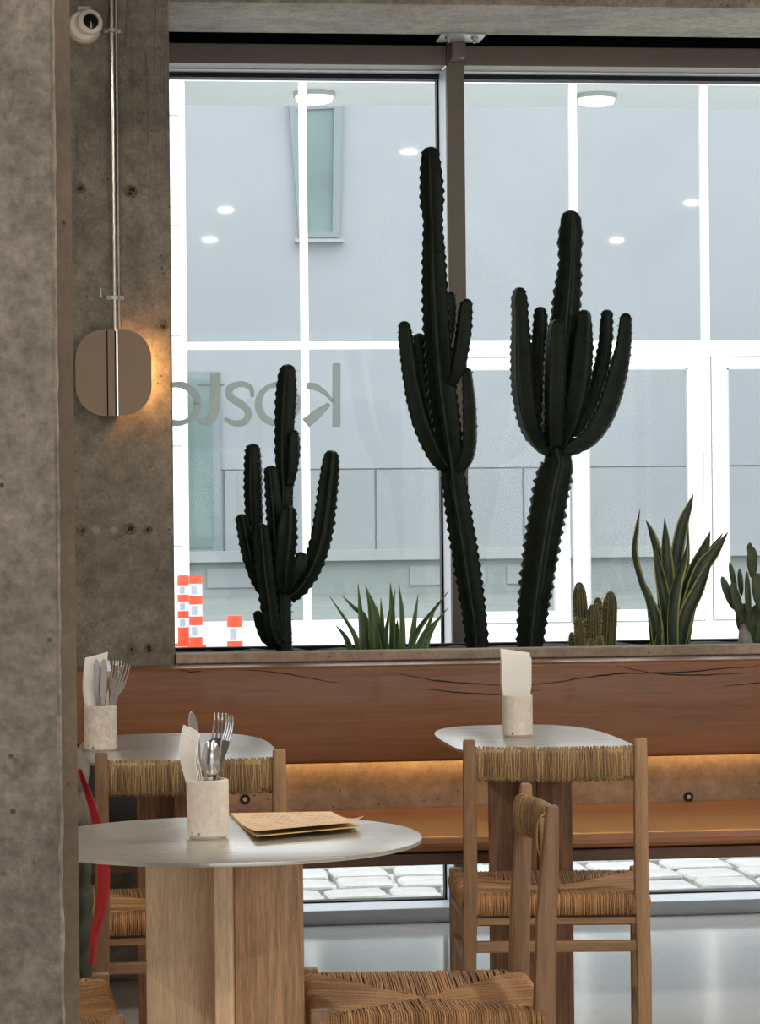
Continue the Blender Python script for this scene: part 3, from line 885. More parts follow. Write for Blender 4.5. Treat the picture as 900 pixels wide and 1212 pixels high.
spots = [((1.035, 5.672), -7.0, 'rush seated oak chair tucked under the table that holds only napkins'),
         ((0.788, 4.562), 87.0, 'rush seated oak chair standing side on at the steel table with the menu'),
         ((0.255, 5.556), 0.0, 'rush seated oak chair at the table with the veined pot, beside the green jacket'),
         ((-0.305, 4.575), -87.5, 'rush seated chair mostly hidden by the concrete pillar, at the table with the menu'),
         ((-0.055, 5.23), 92.0, 'rush seated chair under the dark green jacket behind the concrete pillar')]
for i, ((x, y), rz, lab) in enumerate(spots):
    o = chair if i == 0 else copy_tree(chair)
    o.location = (x, y, 0); o.rotation_euler = (0, 0, R(rz)); tag(o, lab, 'chair', G)

# ------------------------------------------------------------------ tables
def sup(a, b_, n, k=72):
    pts = []
    for i in range(k):
        t = 2 * math.pi * i / k; c, s_ = math.cos(t), math.sin(t)
        pts.append((math.copysign(abs(c) ** (2 / n), c) * a, math.copysign(abs(s_) ** (2 / n), s_) * b_))
    return pts
def table(loc, a, b_, n, ped_off, rot, arm, mats, label, rz=0):
    t = tag(empty('bistro_table', loc, R(rz)), label, 'table')
    MB().prism(sup(a, b_, n), 'z', 0.733, 0.740).build('table_top', 'brushed_steel', t, bevel=0.0015, smooth=True)
    px, py = ped_off
    th = 0.030
    Mx = Matrix.Translation((px, py, 0)) @ Matrix.Rotation(R(rot), 4, 'Z')
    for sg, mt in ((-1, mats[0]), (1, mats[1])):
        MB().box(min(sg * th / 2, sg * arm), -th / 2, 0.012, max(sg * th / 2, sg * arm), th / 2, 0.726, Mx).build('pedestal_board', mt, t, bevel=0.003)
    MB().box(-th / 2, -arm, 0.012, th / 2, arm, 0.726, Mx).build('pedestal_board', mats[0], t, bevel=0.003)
    for q in (0, 90):
        M2 = Mx @ Matrix.Rotation(R(q), 4, 'Z')
        MB().box(-arm - 0.03, -0.03, 0.726, arm + 0.03, 0.03, 0.733, M2).build('mounting_bar', 'brushed_steel', t)
    MB().prism([(px + x, py + y) for x, y in sup(0.150, 0.150, 2)], 'z', 0.0, 0.012).build('base_plate', 'brushed_steel', t, smooth=True)
    return t
# pedestal of the near table: solid shaped from thick boards set in a cross
table((0.262, 4.42, 0), 0.318, 0.316, 2.1, (-0.004, 0.02), -4.5, 0.129, ('ash_pedestal_lit', 'ash_pedestal_dark'), 'oval steel topped table with a menu on it and a pale boarded pedestal')
table((1.072, 6.17, 0), 0.205, 0.445, 3.0, (0.03, 0.20), -10, 0.100, ('pine_rust', 'pine_rust'), 'rounded steel topped table with a pot of napkins, by the bench')
table((0.25, 6.12, 0), 0.220, 0.440, 3.0, (0.02, 0.20), -4, 0.105, ('pine_rust', 'pine_rust'), 'rounded steel topped table with a grey veined cutlery pot, by the concrete column')

# ------------------------------------------------------------------ pots, napkins, cutlery, menu
def pot(loc, r, h, mat, label):
    prof = [(0.0, 0.0), (r - 0.006, 0.0), (r, 0.006), (r, h - 0.002), (r - 0.002, h), (r - 0.007, h), (r - 0.008, h - 0.003), (r - 0.008, 0.010), (0.0, 0.010)]
    o = MB().lathe(prof, n=48).build('utensil_pot', mat, None, smooth=True)
    o.location = loc
    return tag(o, label, 'pot')
def napkin(loc, pts, width, yaw, label, group=None, layers=3):
    """folded paper napkin standing in a pot; pts (x, z) profile of its bend, local"""
    mm = MB()
    for l in range(layers):
        rows = smooth_path([(p[0] - 0.0022 * l, 0, p[1] - 0.006 * l * (1 if p[1] > 0.06 else 0)) for p in pts], 0.006)
        n = len(rows); vs = []
        for i, q in enumerate(rows):
            w = width * (0.62 + 0.38 * min(1.0, max(0.0, (q[2] - 0.02) / 0.09))) / 2
            for s_ in (-1, -0.33, 0.33, 1):
                vs.append((q[0] + 0.004 * (1 - s_ * s_), s_ * w, q[2] + 0.006 * s_ * (i / n)))
        th = 0.0014
        vs2 = [(x + th, y, z) for x, y, z in vs]
        m_ = len(vs); fs = []
        for i in range(n - 1):
            for k in range(3):
                a = 4 * i + k
                fs += [(a, a + 1, a + 5, a + 4), (m_ + a + 4, m_ + a + 5, m_ + a + 1, m_ + a)]
            for k in (0, 3):
                a = 4 * i + k; fs.append((a, a + 4, m_ + a + 4, m_ + a))
        for k in range(3):
            a = 4 * (n - 1) + k; fs.append((a, a + 1, m_ + a + 1, m_ + a))
            fs.append((k, k + 1, m_ + k + 1, m_ + k))
        mm.add(vs + vs2, fs)
    o = mm.build('paper_napkin', 'napkin', None, smooth=True)
    o.location = loc; o.rotation_euler = (0, 0, R(yaw))
    return tag(o, label, 'napkin', group)
def blade(mm, outline, th, zc=0.0):
    mm.prism(outline, 'y', -th / 2 + zc, th / 2 + zc)
def handle_part(top=0.115):
    mm = MB(); blade(mm, [(-0.006, 0.004), (0.006, 0.004), (0.0075, 0.02), (0.0042, top), (-0.0042, top), (-0.0075, 0.02)], 0.0028); return mm
def fork(name='fork'):
    t = empty(name)
    handle_part(0.120).build('handle', 'cutlery_steel', t, bevel=0.0008)
    mm = MB(); blade(mm, [(-0.0042, 0.119), (0.0042, 0.119), (0.0115, 0.136), (0.0125, 0.150), (-0.0125, 0.150), (-0.0115, 0.136)], 0.0026)
    for k in range(4):
        x = -0.0105 + k * 0.007
        mm.tube([(x, 0, 0.149), (x, -0.002, 0.168), (x, -0.001, 0.180), (x, 0.002, 0.192)], [0.0021, 0.0019, 0.0016, 0.0008], n=6)
    mm.build('head', 'cutlery_steel', t)
    return t
def knife():
    t = empty('knife')
    handle_part(0.110).build('handle', 'cutlery_steel', t, bevel=0.0008)
    mm = MB(); blade(mm, [(-0.005, 0.108), (0.006, 0.108), (0.0085, 0.13), (0.009, 0.170), (0.006, 0.188), (0.0, 0.196), (-0.005, 0.192), (-0.0075, 0.18), (-0.0075, 0.12)], 0.0018)
    mm.build('blade', 'cutlery_steel', t, bevel=0.0004)
    return t
def spoon():
    t = empty('spoon')
    handle_part(0.094).build('handle', 'cutlery_steel', t, bevel=0.0008)
    mm = MB(); n, m_ = 20, 8
    a, c = 0.0165, 0.031
    vs = []
    for sgn in (0, 1):
        for i in range(m_ + 1):
            rr = i / m_
            for k in range(n):
                t_ = 2 * math.pi * k / n
                x = a * rr * math.cos(t_) * (1 - 0.12 * math.sin(t_)); z = 0.120 + c * rr * math.sin(t_)
                vs.append((x, -0.009 * (1 - rr * rr) - (0.0016 if sgn == 0 else 0.0), z))
    fs = []
    off = (m_ + 1) * n
    for i in range(m_):
        for k in range(n):
            p0, p1 = i * n + k, i * n + (k + 1) % n
            fs.append((p0, p1, p1 + n, p0 + n)); fs.append((off + p0 + n, off + p1 + n, off + p1, off + p0))
    for k in range(n):
        p0, p1 = m_ * n + k, m_ * n + (k + 1) % n
        fs.append((p0, p1, off + p1, off + p0))
    mm.add(vs, fs); mm.build('bowl', 'cutlery_steel', t, smooth='all')
    return t
def stand(t, c, base, tilt, yaw, label, cat, group=None):
    """base = offset of the foot inside the pot; tilt (about y, about x) in degrees"""
    t.location = (c[0] + base[0], c[1] + base[1], c[2] + 0.012)
    t.rotation_euler = (Matrix.Rotation(R(tilt[0]), 3, 'Y') @ Matrix.Rotation(R(tilt[1]), 3, 'X') @ Matrix.Rotation(R(yaw), 3, 'Z')).to_euler()
    return tag(t, label, cat, group)

c1 = (0.231, 4.425, 0.740)
pot(c1, 0.0345, 0.096, 'pitted_stone', 'cream pitted stone pot of cutlery standing beside the menu')
napkin((c1[0] - 0.004, c1[1], c1[2] + 0.013), [(-0.004, 0.0), (-0.012, 0.05), (-0.022, 0.095), (-0.030, 0.135), (-0.026, 0.166)], 0.048, 30, 'folded white paper napkin in the cream pot beside the menu')
stand(knife(), c1, (-0.004, 0.012), (-6, -2), 25, 'steel table knife standing in the cream pot beside the menu', 'knife')
stand(spoon(), c1, (0.0, -0.017), (2.5, 1), 0, 'steel spoon standing bowl up in the cream pot', 'spoon')
stand(fork(), c1, (0.004, 0.012), (6, -3), 20, 'steel fork behind the spoon in the cream pot', 'fork')
stand(fork(), c1, (0.000, 0.002), (12, -4), 55, 'steel fork leaning furthest out of the cream pot', 'fork')

c2 = (0.080, 6.115, 0.740)
pot(c2, 0.0365, 0.102, 'speckled_stone', 'grey veined stone pot of cutlery beside the concrete column')
napkin((c2[0], c2[1], c2[2] + 0.013), [(0.004, 0.0), (-0.002, 0.05), (-0.012, 0.10), (-0.022, 0.15), (-0.016, 0.202)], 0.058, -62, 'stacked white paper napkins in the grey veined pot', layers=4)
stand(knife(), c2, (-0.004, -0.012), (-1, 3), 12, 'steel table knife against the napkins in the grey veined pot', 'knife')
stand(knife(), c2, (0.002, -0.016), (2, 3), 25, 'second steel table knife among the cutlery in the grey veined pot', 'knife')
stand(fork(), c2, (0.002, -0.004), (5, 2), 70, 'upright steel fork in the grey veined pot', 'fork')
stand(fork(), c2, (0.010, 0.012), (9, -2), 30, 'steel fork at the back of the grey veined pot', 'fork')
stand(fork(), c2, (0.002, -0.004), (17, 3), 15, 'steel fork with shining tips leaning out of the grey veined pot', 'fork')

c3 = (1.056, 6.265, 0.740)
pot(c3, 0.0355, 0.098, 'pitted_stone', 'beige stone pot holding only napkins')
napkin((c3[0] - 0.002, c3[1], c3[2] + 0.013), [(0.012, 0.0), (0.006, 0.05), (-0.002, 0.10), (-0.010, 0.15), (-0.012, 0.178)], 0.070, 85, 'white paper napkin leaning at the front of the beige stone pot', 'napkins in the beige pot', layers=2)
napkin((c3[0] - 0.002, c3[1] + 0.013, c3[2] + 0.013), [(0.010, 0.0), (0.008, 0.05), (0.004, 0.10), (0.000, 0.15), (0.000, 0.188)], 0.072, 97, 'taller white paper napkin behind the other in the beige stone pot', 'napkins in the beige pot', layers=2)

# menu: two kraft sheets, front edge curled up
menu = tag(empty('menu', (0.385, 4.56, 0.740)), 'kraft paper menu with small print lying on the steel table', 'menu')
def sheet(name, mat, dz, lift, grow):
    BL, BR, FR, FL = Vector((0.287, 4.742)), Vector((0.464, 4.732)), Vector((0.490, 4.452)), Vector((0.305, 4.352))
    nx_, ny_ = 10, 16; vs = []; uv = []
    for j in range(ny_ + 1):
        t = j / ny_
        for i in range(nx_ + 1):
            s_ = i / nx_
            p = (BL * (1 - s_) + BR * s_) * (1 - t) + (FL * (1 - s_) + FR * s_) * t
            z = dz + lift * max(0, t - 0.25) ** 2 * 1.6 + (0.008 * max(0, s_ - 0.9) * 10 * t * t if grow else 0)
            vs.append((p.x - 0.385, p.y - 4.56, z)); uv.append((s_, 1 - t))
    n1 = len(vs); vs += [(x, y, z - 0.0012) for x, y, z in vs]
    fs = []
    w = nx_ + 1
    for j in range(ny_):
        for i in range(nx_):
            a = j * w + i
            fs += [(a, a + w, a + w + 1, a + 1), (n1 + a, n1 + a + 1, n1 + a + w + 1, n1 + a + w)]
    rim = [i for i in range(w)] + [j * w + nx_ for j in range(1, ny_ + 1)] + [ny_ * w + i for i in range(nx_ - 1, -1, -1)] + [j * w for j in range(ny_ - 1, 0, -1)]
    for a, b_ in zip(rim, rim[1:] + rim[:1]): fs.append((a, b_, n1 + b_, n1 + a))
    me = bpy.data.meshes.new(name); me.from_pydata(vs, [], fs); me.materials.append(MATS[mat])
    ul = me.uv_layers.new(name='UVMap'); uvs = uv + uv
    for lp in me.loops: ul.data[lp.index].uv = uvs[lp.vertex_index]
    me.polygons.foreach_set('use_smooth', [True] * len(me.polygons)); me.set_sharp_from_angle(angle=R(40))
    return link(name, me, menu)
sheet('back_sheet', 'menu_under', 0.0018, 0.009, False)
sheet('front_sheet', 'menu_paper', 0.0045, 0.016, True)

# ------------------------------------------------------------------ jacket and bag
jk = tag(empty('jacket', (0.02, 5.23, 0.40)), 'dark green quilted jacket with red lining hanging over a chair back behind the pillar', 'jacket')
def quilt(x0, x1, y0, y1, z0, z1, rows, puff, mat, name, taper=0.0):
    mm = MB(); nz, na = rows * 6, 28; vs = []
    for i in range(nz + 1):
        t = i / nz; z = z0 + (z1 - z0) * t
        k = abs(math.sin(math.pi * rows * t)) ** 0.6
        cx, cy = (x0 + x1) / 2, (y0 + y1) / 2
        hx = (x1 - x0) / 2 * (1 - puff + puff * k) * (1 - taper * t); hy = (y1 - y0) / 2 * (1 - puff * 0.2 + puff * 0.2 * k)
        for j in range(na):
            a = 2 * math.pi * j / na; c_, s_ = math.cos(a), math.sin(a)
            w_ = 1 + 0.05 * math.sin(5 * a + z * 40)
            vs.append((cx + math.copysign(abs(c_) ** 0.7, c_) * hx * w_ - 0.02, cy + math.copysign(abs(s_) ** 0.6, s_) * hy - 5.23, z - 0.40))
    fs = [(i * na + j, i * na + (j + 1) % na, (i + 1) * na + (j + 1) % na, (i + 1) * na + j) for i in range(nz) for j in range(na)]
    fs += [tuple(range(na))[::-1], tuple(range(nz * na, (nz + 1) * na))]
    mm.add(vs, fs); return mm.build(name, mat, jk, smooth='all')
quilt(-0.030, 0.050, 5.03, 5.43, 0.385, 0.70, 5, 0.22, 'jacket_green', 'body')
quilt(-0.085, 0.066, 5.04, 5.42, 0.68, 0.815, 2, 0.25, 'jacket_grey', 'hood', 0.35)
mm = MB(); rows = 22; vs = []
for i in range(rows + 1):
    t = i / rows; z = 0.80 - 0.36 * t
    for k in range(6):
        s_ = k / 5
        bulge = 0.008 + 0.014 * math.sin(t * 2.9)
        vs.append((0.022 + 0.036 * math.sin(min(1, t * 1.15) * 2.6) + s_ * bulge - 0.02, 5.018 + 0.016 * math.sin(s_ * 3 + t * 4) - 5.23, z - 0.40))
n1 = len(vs); vs += [(x, y + 0.006, z) for x, y, z in vs]
fs = []
for i in range(rows):
    for k in range(5):
        a = i * 6 + k; fs += [(a, a + 1, a + 7, a + 6), (n1 + a + 6, n1 + a + 7, n1 + a + 1, n1 + a)]
    fs += [(i * 6 + 5, n1 + i * 6 + 5, n1 + i * 6 + 11, i * 6 + 11)]
mm.add(vs, fs).build('lining', 'jacket_red', jk, smooth='all')

bag = tag(empty('cloth_bag', (0.10, 6.95, 0.452)), 'black cloth bag slumped on the bench behind the table with the veined pot', 'bag')
mm = MB(); nz, na = 12, 30; vs = []
for i in range(nz + 1):
    t = i / nz
    for j in range(na):
        a = 2 * math.pi * j / na; c_, s_ = math.cos(a), math.sin(a)
        f = (1 - 0.45 * t ** 2) * (1 + 0.06 * math.sin(4 * a + 3 * t) + 0.04 * math.sin(9 * a - 5 * t)) * (0.9 + 0.2 * math.sin(math.pi * min(1, t * 1.3)))
        vs.append((math.copysign(abs(c_) ** 0.7, c_) * 0.17 * f, math.copysign(abs(s_) ** 0.7, s_) * 0.09 * f, 0.004 + 0.20 * t + 0.012 * math.sin(3 * a) * t))
fs = [(i * na + j, i * na + (j + 1) % na, (i + 1) * na + (j + 1) % na, (i + 1) * na + j) for i in range(nz) for j in range(na)]
fs += [tuple(range(na))[::-1], tuple(range(nz * na, (nz + 1) * na))]
mm.add(vs, fs).build('body', 'bag_black', bag, smooth='all')
MB().tube([(-0.08, -0.02, 0.18), (-0.07, -0.05, 0.23), (0.0, -0.06, 0.25), (0.07, -0.05, 0.23), (0.08, -0.02, 0.18)], 0.008, 8, 0.5).build('strap', 'bag_black', bag, smooth='all')

# ------------------------------------------------------------------ wall lamp, conduit, camera on the column
CY = 7.40
lc = at(134.5, 441, 7.33)
wl = tag(empty('wall_lamp', (lc.x, CY, lc.z - 0.117)), 'bronze rounded wall lamp glowing on the concrete column', 'wall lamp')
def rrect(x0, x1, z0, z1, rad, left):
    pts = []
    if left:
        pts = [(x1, z0), (x1, z1)]
        pts += [(x0 + rad - rad * math.sin(a), z1 - rad + rad * math.cos(a)) for a in [i * math.pi / 20 for i in range(11)]]
        pts += [(x0 + rad - rad * math.cos(a), z0 + rad - rad * math.sin(a)) for a in [i * math.pi / 20 for i in range(11)]]
    else:
        pts = [(x0, z1), (x0, z0)]
        pts += [(x1 - rad + rad * math.sin(a), z0 + rad - rad * math.cos(a)) for a in [i * math.pi / 20 for i in range(11)]]
        pts += [(x1 - rad + rad * math.cos(a), z1 - rad + rad * math.sin(a)) for a in [i * math.pi / 20 for i in range(11)]]
    return pts
H = 0.234
MB().prism(rrect(-0.102, -0.0185, 0, H, 0.080, True), 'y', -0.074, -0.066).build('shade', 'lamp_bronze', wl, smooth=True)
MB().prism(rrect(0.0125, 0.102, 0, H, 0.080, False), 'y', -0.080, -0.072).build('shade', 'lamp_bronze', wl, smooth=True)
MB().box(-0.0155, -0.080, 0, 0.004, -0.05, H).build('spine', 'lamp_bronze', wl, bevel=0.001)
MB().box(0.0075, -0.088, 0, 0.0115, -0.05, H).build('spine_edge', 'polished_edge', wl)
MB().box(-0.024, -0.064, 0.004, 0.016, 0.0, H - 0.004).build('back_box', 'gasket', wl)
MB().box(0.060, -0.055, 0.045, 0.068, -0.035, H - 0.045).build('light_strip', 'lamp_glow', wl)
ct = at(132, 0, 7.382)
cd = tag(empty('conduit', (ct.x, 7.382, lc.z + 0.117)), 'thin steel conduit running down the column to the wall lamp', 'conduit')
zz0, zz1 = lc.z + 0.117, ZC
MB().tube([(0, 0, -0.03), (0, 0, zz1 - zz0)], 0.0055, 12).build('pipe', 'polished_edge', cd, smooth=True)
MB().tube([(0.012, 0.008, -0.03), (0.012, 0.008, zz1 - zz0)], 0.003, 8).build('shadow_line', 'galvanised', cd, smooth=True)  # thin rod standing in for the shadow line beside the pipe
for py in (36, 352):
    zc = at(131, py, 7.382).z - zz0
    cl = MB().box(-0.022, 0.006, zc - 0.006, 0.026, 0.018, zc + 0.006).box(-0.009, -0.009, zc - 0.005, 0.009, 0.008, zc + 0.005).build('clip', 'galvanised', cd, bevel=0.001)
    for sx in (-0.016, 0.02):
        MB().lathe([(0.0, 0), (0.004, 0), (0.004, 0.004), (0.0, 0.005)], n=8, M=Matrix.Translation((sx, 0.006, zc)) @ Matrix.Rotation(R(90), 4, 'X')).build('screw', 'galvanised', cl)
zc = at(118, 347, 7.39).z - zz0
MB().box(-0.040, 0.012, zc - 0.012, -0.035, 0.018, zc + 0.014).build('clip', 'galvanised', cd)

cc_ = at(100, 28, 7.33)
cv = tag(empty('security_camera', (cc_.x, CY, cc_.z)), 'white round security camera at the top of the column', 'camera')
RX = Matrix.Rotation(R(90), 4, 'X')      # lathe axis towards the room
AIM = Matrix.Rotation(R(14), 4, 'Z') @ Matrix.Rotation(R(-6), 4, 'X')
MB().lathe([(0.0, 0.0), (0.043, 0.0), (0.045, 0.004), (0.045, 0.040), (0.038, 0.052), (0.0, 0.052)], n=36, M=RX).build('housing', 'camera_white', cv, smooth=True)
mm = MB(); mm.lathe([(0.036, 0.046), (0.036, 0.060), (0.033, 0.068), (0.022, 0.074), (0.0215, 0.066), (0.0, 0.066)], n=36, M=AIM @ RX)
mm.build('eyeball', 'camera_white', cv, smooth=True)
MB().lathe([(0.0, 0.066), (0.021, 0.067), (0.019, 0.071), (0.0, 0.074)], n=28, M=AIM @ RX).build('lens', 'lens_black', cv, smooth=True)
MB().box(-0.018, -0.03, 0.040, 0.018, 0.0, 0.056).build('mount', 'galvanised', cv, bevel=0.002)
MB().box(0.043, -0.03, -0.006, 0.048, -0.012, 0.006).build('screw', 'camera_white', cv)

# ------------------------------------------------------------------ plants
def ribbed(pts, nribs, step, tooth, valley, sharp, rnd, start_cap=False, round_tip=True):
    """pts rows (x, y, z, r) from base to tip"""
    rows = smooth_path(pts, step)
    rt = rows[-1][3]
    if round_tip:
        tip = Vector(rows[-1][:3]); d = (tip - Vector(rows[-2][:3])).normalized()
        L = len(rows)
        ext = []
        for k in range(1, 6):
            a = k / 5 * math.pi / 2
            ext.append([*(tip + d * rt * 0.85 * math.sin(a) - d * 0.0), max(rt * math.cos(a), rt * 0.06)])
        rows += ext
    vs, at_, fs = [], [], []
    u = None; n = nribs * 4
    ph = rnd.uniform(0, 6.28)
    for i, q in enumerate(rows):
        p = Vector(q[:3])
        t = (Vector(rows[min(i + 1, len(rows) - 1)][:3]) - Vector(rows[max(i - 1, 0)][:3])).normalized()
        if u is None: u = Vector((0, -1, 0)) if abs(t.y) < 0.9 else Vector((1, 0, 0))
        u = (u - t * u.dot(t)).normalized(); w = t.cross(u); r = q[3]
        for k in range(nribs):
            a0 = ph + 2 * math.pi * k / nribs; st = 2 * math.pi / nribs
            tt = 1.0 + (tooth * rnd.uniform(0.5, 1.2) if (i + k) % 2 else -tooth * 0.4)
            for da, rr, e in ((-0.5 * st, valley, 0.0), (-sharp * st, 0.90, 0.25), (0.0, tt, 1.0), (sharp * st, 0.90, 0.25)):
                a = a0 + da
                vs.append(p + (u * math.cos(a) + w * math.sin(a)) * r * rr); at_.append(e)
    for i in range(len(rows) - 1):
        for k in range(n):
            a, b_ = i * n + k, i * n + (k + 1) % n
            fs.append((a, b_, b_ + n, a + n))
    fs.append(tuple(range((len(rows) - 1) * n, len(rows) * n)))
    fs.append(tuple(range(n))[::-1])
    return MB().add(vs, fs, at_)

def euphorbia(stems, Y, label, seed):
    rnd = random.Random(seed)
    base = at(stems[0][1][0][0], stems[0][1][0][1], Y)
    root = tag(empty('candelabra_cactus', (base.x, Y, SOIL)), label, 'cactus')
    INV = Vector((base.x, Y, SOIL))
    for name, pts, ribs in stems:
        rows = []
        for q in pts:
            yy = Y + (q[3] if len(q) > 3 else 0.0)
            p = at(q[0], q[1], yy) - INV
            rows.append((p.x, p.y, p.z, q[2] * yy / F * 1.06))
        if name == 'trunk': rows[0] = (rows[0][0], rows[0][1], -0.03, rows[0][3])
        mm = ribbed(rows, ribs, 0.0125 if name == 'trunk' else 0.0105, 0.13 if name == 'trunk' else 0.16, 0.60, 0.17, rnd)
        o = mm.build(name, 'euphorbia', root, attr=True)
        o.data.polygons.foreach_set('use_smooth', [True] * len(o.data.polygons))
        if True:
            # paired thorns along the ribs
            tv = MB(); rw = smooth_path(rows, 0.021)
            for i, q in enumerate(rw[1:]):
                for k in range(8):
                    a = rnd.uniform(0, 6.28); d = Vector((math.cos(a), math.sin(a), 0.1)).normalized()
                    p = Vector(q[:3]) + d * q[3] * 0.85
                    s_ = Vector((0, 0, 0.0016)); s2 = d.cross(Vector((0, 0, 1))).normalized() * 0.0012
                    tp = p + d * rnd.uniform(0.005, 0.009)
                    tv.add([p + s_, p - s_, p + s2, p - s2, tp], [(0, 2, 4), (2, 1, 4), (1, 3, 4), (3, 0, 4)])
            tag(tv.build('thorns', 'euphorbia', o), kind='stuff')
    return root

T, A = 'trunk', 'arm'
euphorbia([
    (T, [(338, 770, 10), (336, 735, 10), (335, 700, 11), (336, 650, 11), (338, 590, 10), (337, 545, 10.5), (338, 500, 12), (340, 462, 12.5), (341, 440, 10)], 5),
    (A, [(343, 575, 5, -.02), (346, 552, 7, -.03), (348, 530, 7.5, -.03), (348, 514, 6, -.03)], 5),
    (A, [(326, 695, 7, .02), (314, 675, 8, .04), (304, 640, 9.5, .05), (301, 600, 10.5, .05), (300, 560, 10.5, .05), (300, 533, 9, .05)], 5),
    (A, [(331, 690, 7, -.01), (328, 650, 9, -.03), (325, 600, 9.5, -.03), (321, 558, 8, -.03)], 5),
    (A, [(318, 706, 6, .0), (306, 690, 7.5, .0), (294, 655, 8.5, -.02), (286, 615, 7.5, -.02)], 5),
    (A, [(332, 762, 6, -.03), (323, 748, 9, -.05), (315, 690, 10.5, -.06), (311, 650, 10.5, -.06), (309, 627, 8.5, -.06)], 5),
    (A, [(334, 700, 8, -.04), (336, 670, 11, -.06), (339, 635, 12, -.07), (341, 607, 9.5, -.07)], 5),
    (A, [(338, 702, 6, -.02), (345, 686, 9, -.03), (353, 671, 9, -.04), (357, 660, 7.5, -.04)], 5),
    (A, [(342, 707, 8, .0), (355, 695, 10, .0), (368, 672, 12, .01), (379, 640, 12.5, .02), (386, 595, 12, .03), (390, 560, 11, .03), (392, 541, 9, .03)], 5),
    (A, [(325, 764, 5, .0), (315, 755, 6.5, .0), (307, 735, 6.5, .0), (305, 727, 5, .0)], 5)],
    7.80, 'smallest candelabra cactus, many short arms, planted beside the lettering', 1)
euphorbia([
    (T, [(567, 770, 13), (563, 735, 14), (558, 700, 15), (549, 640, 15.5), (541, 590, 15), (536, 548, 14), (530, 505, 16.5), (524, 460, 17), (519, 405, 16.5), (516, 350, 15.5), (514, 300, 13.5), (513, 262, 11.5), (512, 238, 14), (511, 205, 13), (510, 183, 10.5)], 5),
    (A, [(528, 553, 7, -.01), (516, 540, 10, -.03), (498, 498, 11.5, -.05), (487, 450, 10.5, -.06), (481, 405, 9.5, -.06), (479, 387, 8, -.06)], 4),
    (A, [(522, 520, 7, .02), (512, 490, 9, .04), (504, 450, 9, .05), (498, 415, 8, .05), (496, 400, 6.5, .05)], 4),
    (A, [(534, 455, 6, -.02), (542, 435, 9, -.04), (548, 400, 10, -.05), (551, 370, 9, -.05), (552, 360, 7.5, -.05)], 4),
    (A, [(526, 420, 5, .03), (532, 395, 7, .04), (535, 365, 6.5, .04), (534, 350, 5.5, .04)], 4),
    (A, [(539, 556, 6, -.01), (550, 548, 8.5, -.02), (556, 525, 9.5, -.03), (556, 485, 9, -.03), (554, 455, 7.5, -.03), (553, 441, 6.5, -.03)], 4)],
    7.84, 'tallest candelabra cactus with one towering stem, leaning beside the window mullion', 2)
euphorbia([
    (T, [(626, 770, 14), (631, 725, 17), (639, 665, 19.5), (648, 607, 20.5), (656, 565, 20), (661, 548, 17), (658, 535, 13), (657, 520, 14), (660, 480, 16.5), (665, 420, 17), (671, 360, 16), (674, 325, 14), (675, 308, 12.5), (675, 288, 14), (676, 268, 13), (676, 258, 10.5)], 4),
    (A, [(652, 535, 8, .0), (640, 526, 9.5, .0), (627, 504, 12, -.02), (619, 460, 13.5, -.03), (617, 410, 12.5, -.03), (616, 377, 10, -.03), (615, 358, 10, -.03), (615, 347, 8, -.03)], 4),
    (A, [(652, 530, 7, .03), (643, 505, 9, .06), (639, 460, 9.5, .07), (638, 415, 9, .07), (640, 385, 8.5, .07), (640, 369, 7, .07)], 4),
    (A, [(656, 528, 9, -.03), (656, 490, 12, -.06), (657, 445, 13, -.07), (658, 405, 12, -.07), (659, 387, 10, -.07)], 4),
    (A, [(664, 528, 8, -.01), (674, 505, 12, -.03), (684, 465, 14, -.05), (690, 420, 13, -.05), (692, 390, 10, -.05), (692, 374, 8.5, -.05)], 4),
    (A, [(684, 518, 6, .04), (698, 485, 8, .06), (710, 445, 9, .07), (717, 405, 8, .07), (718, 385, 7.5, .07), (719, 372, 6.5, .07)], 4),
    (A, [(664, 534, 8, .0), (683, 528, 10, .0), (702, 513, 13, .0), (719, 483, 14.5, .0), (732, 440, 13.5, .01), (739, 405, 10.5, .01), (741, 378, 8.5, .01)], 4)],
    7.80, 'candelabra cactus with a thick trunk and a crown of raised arms', 3)

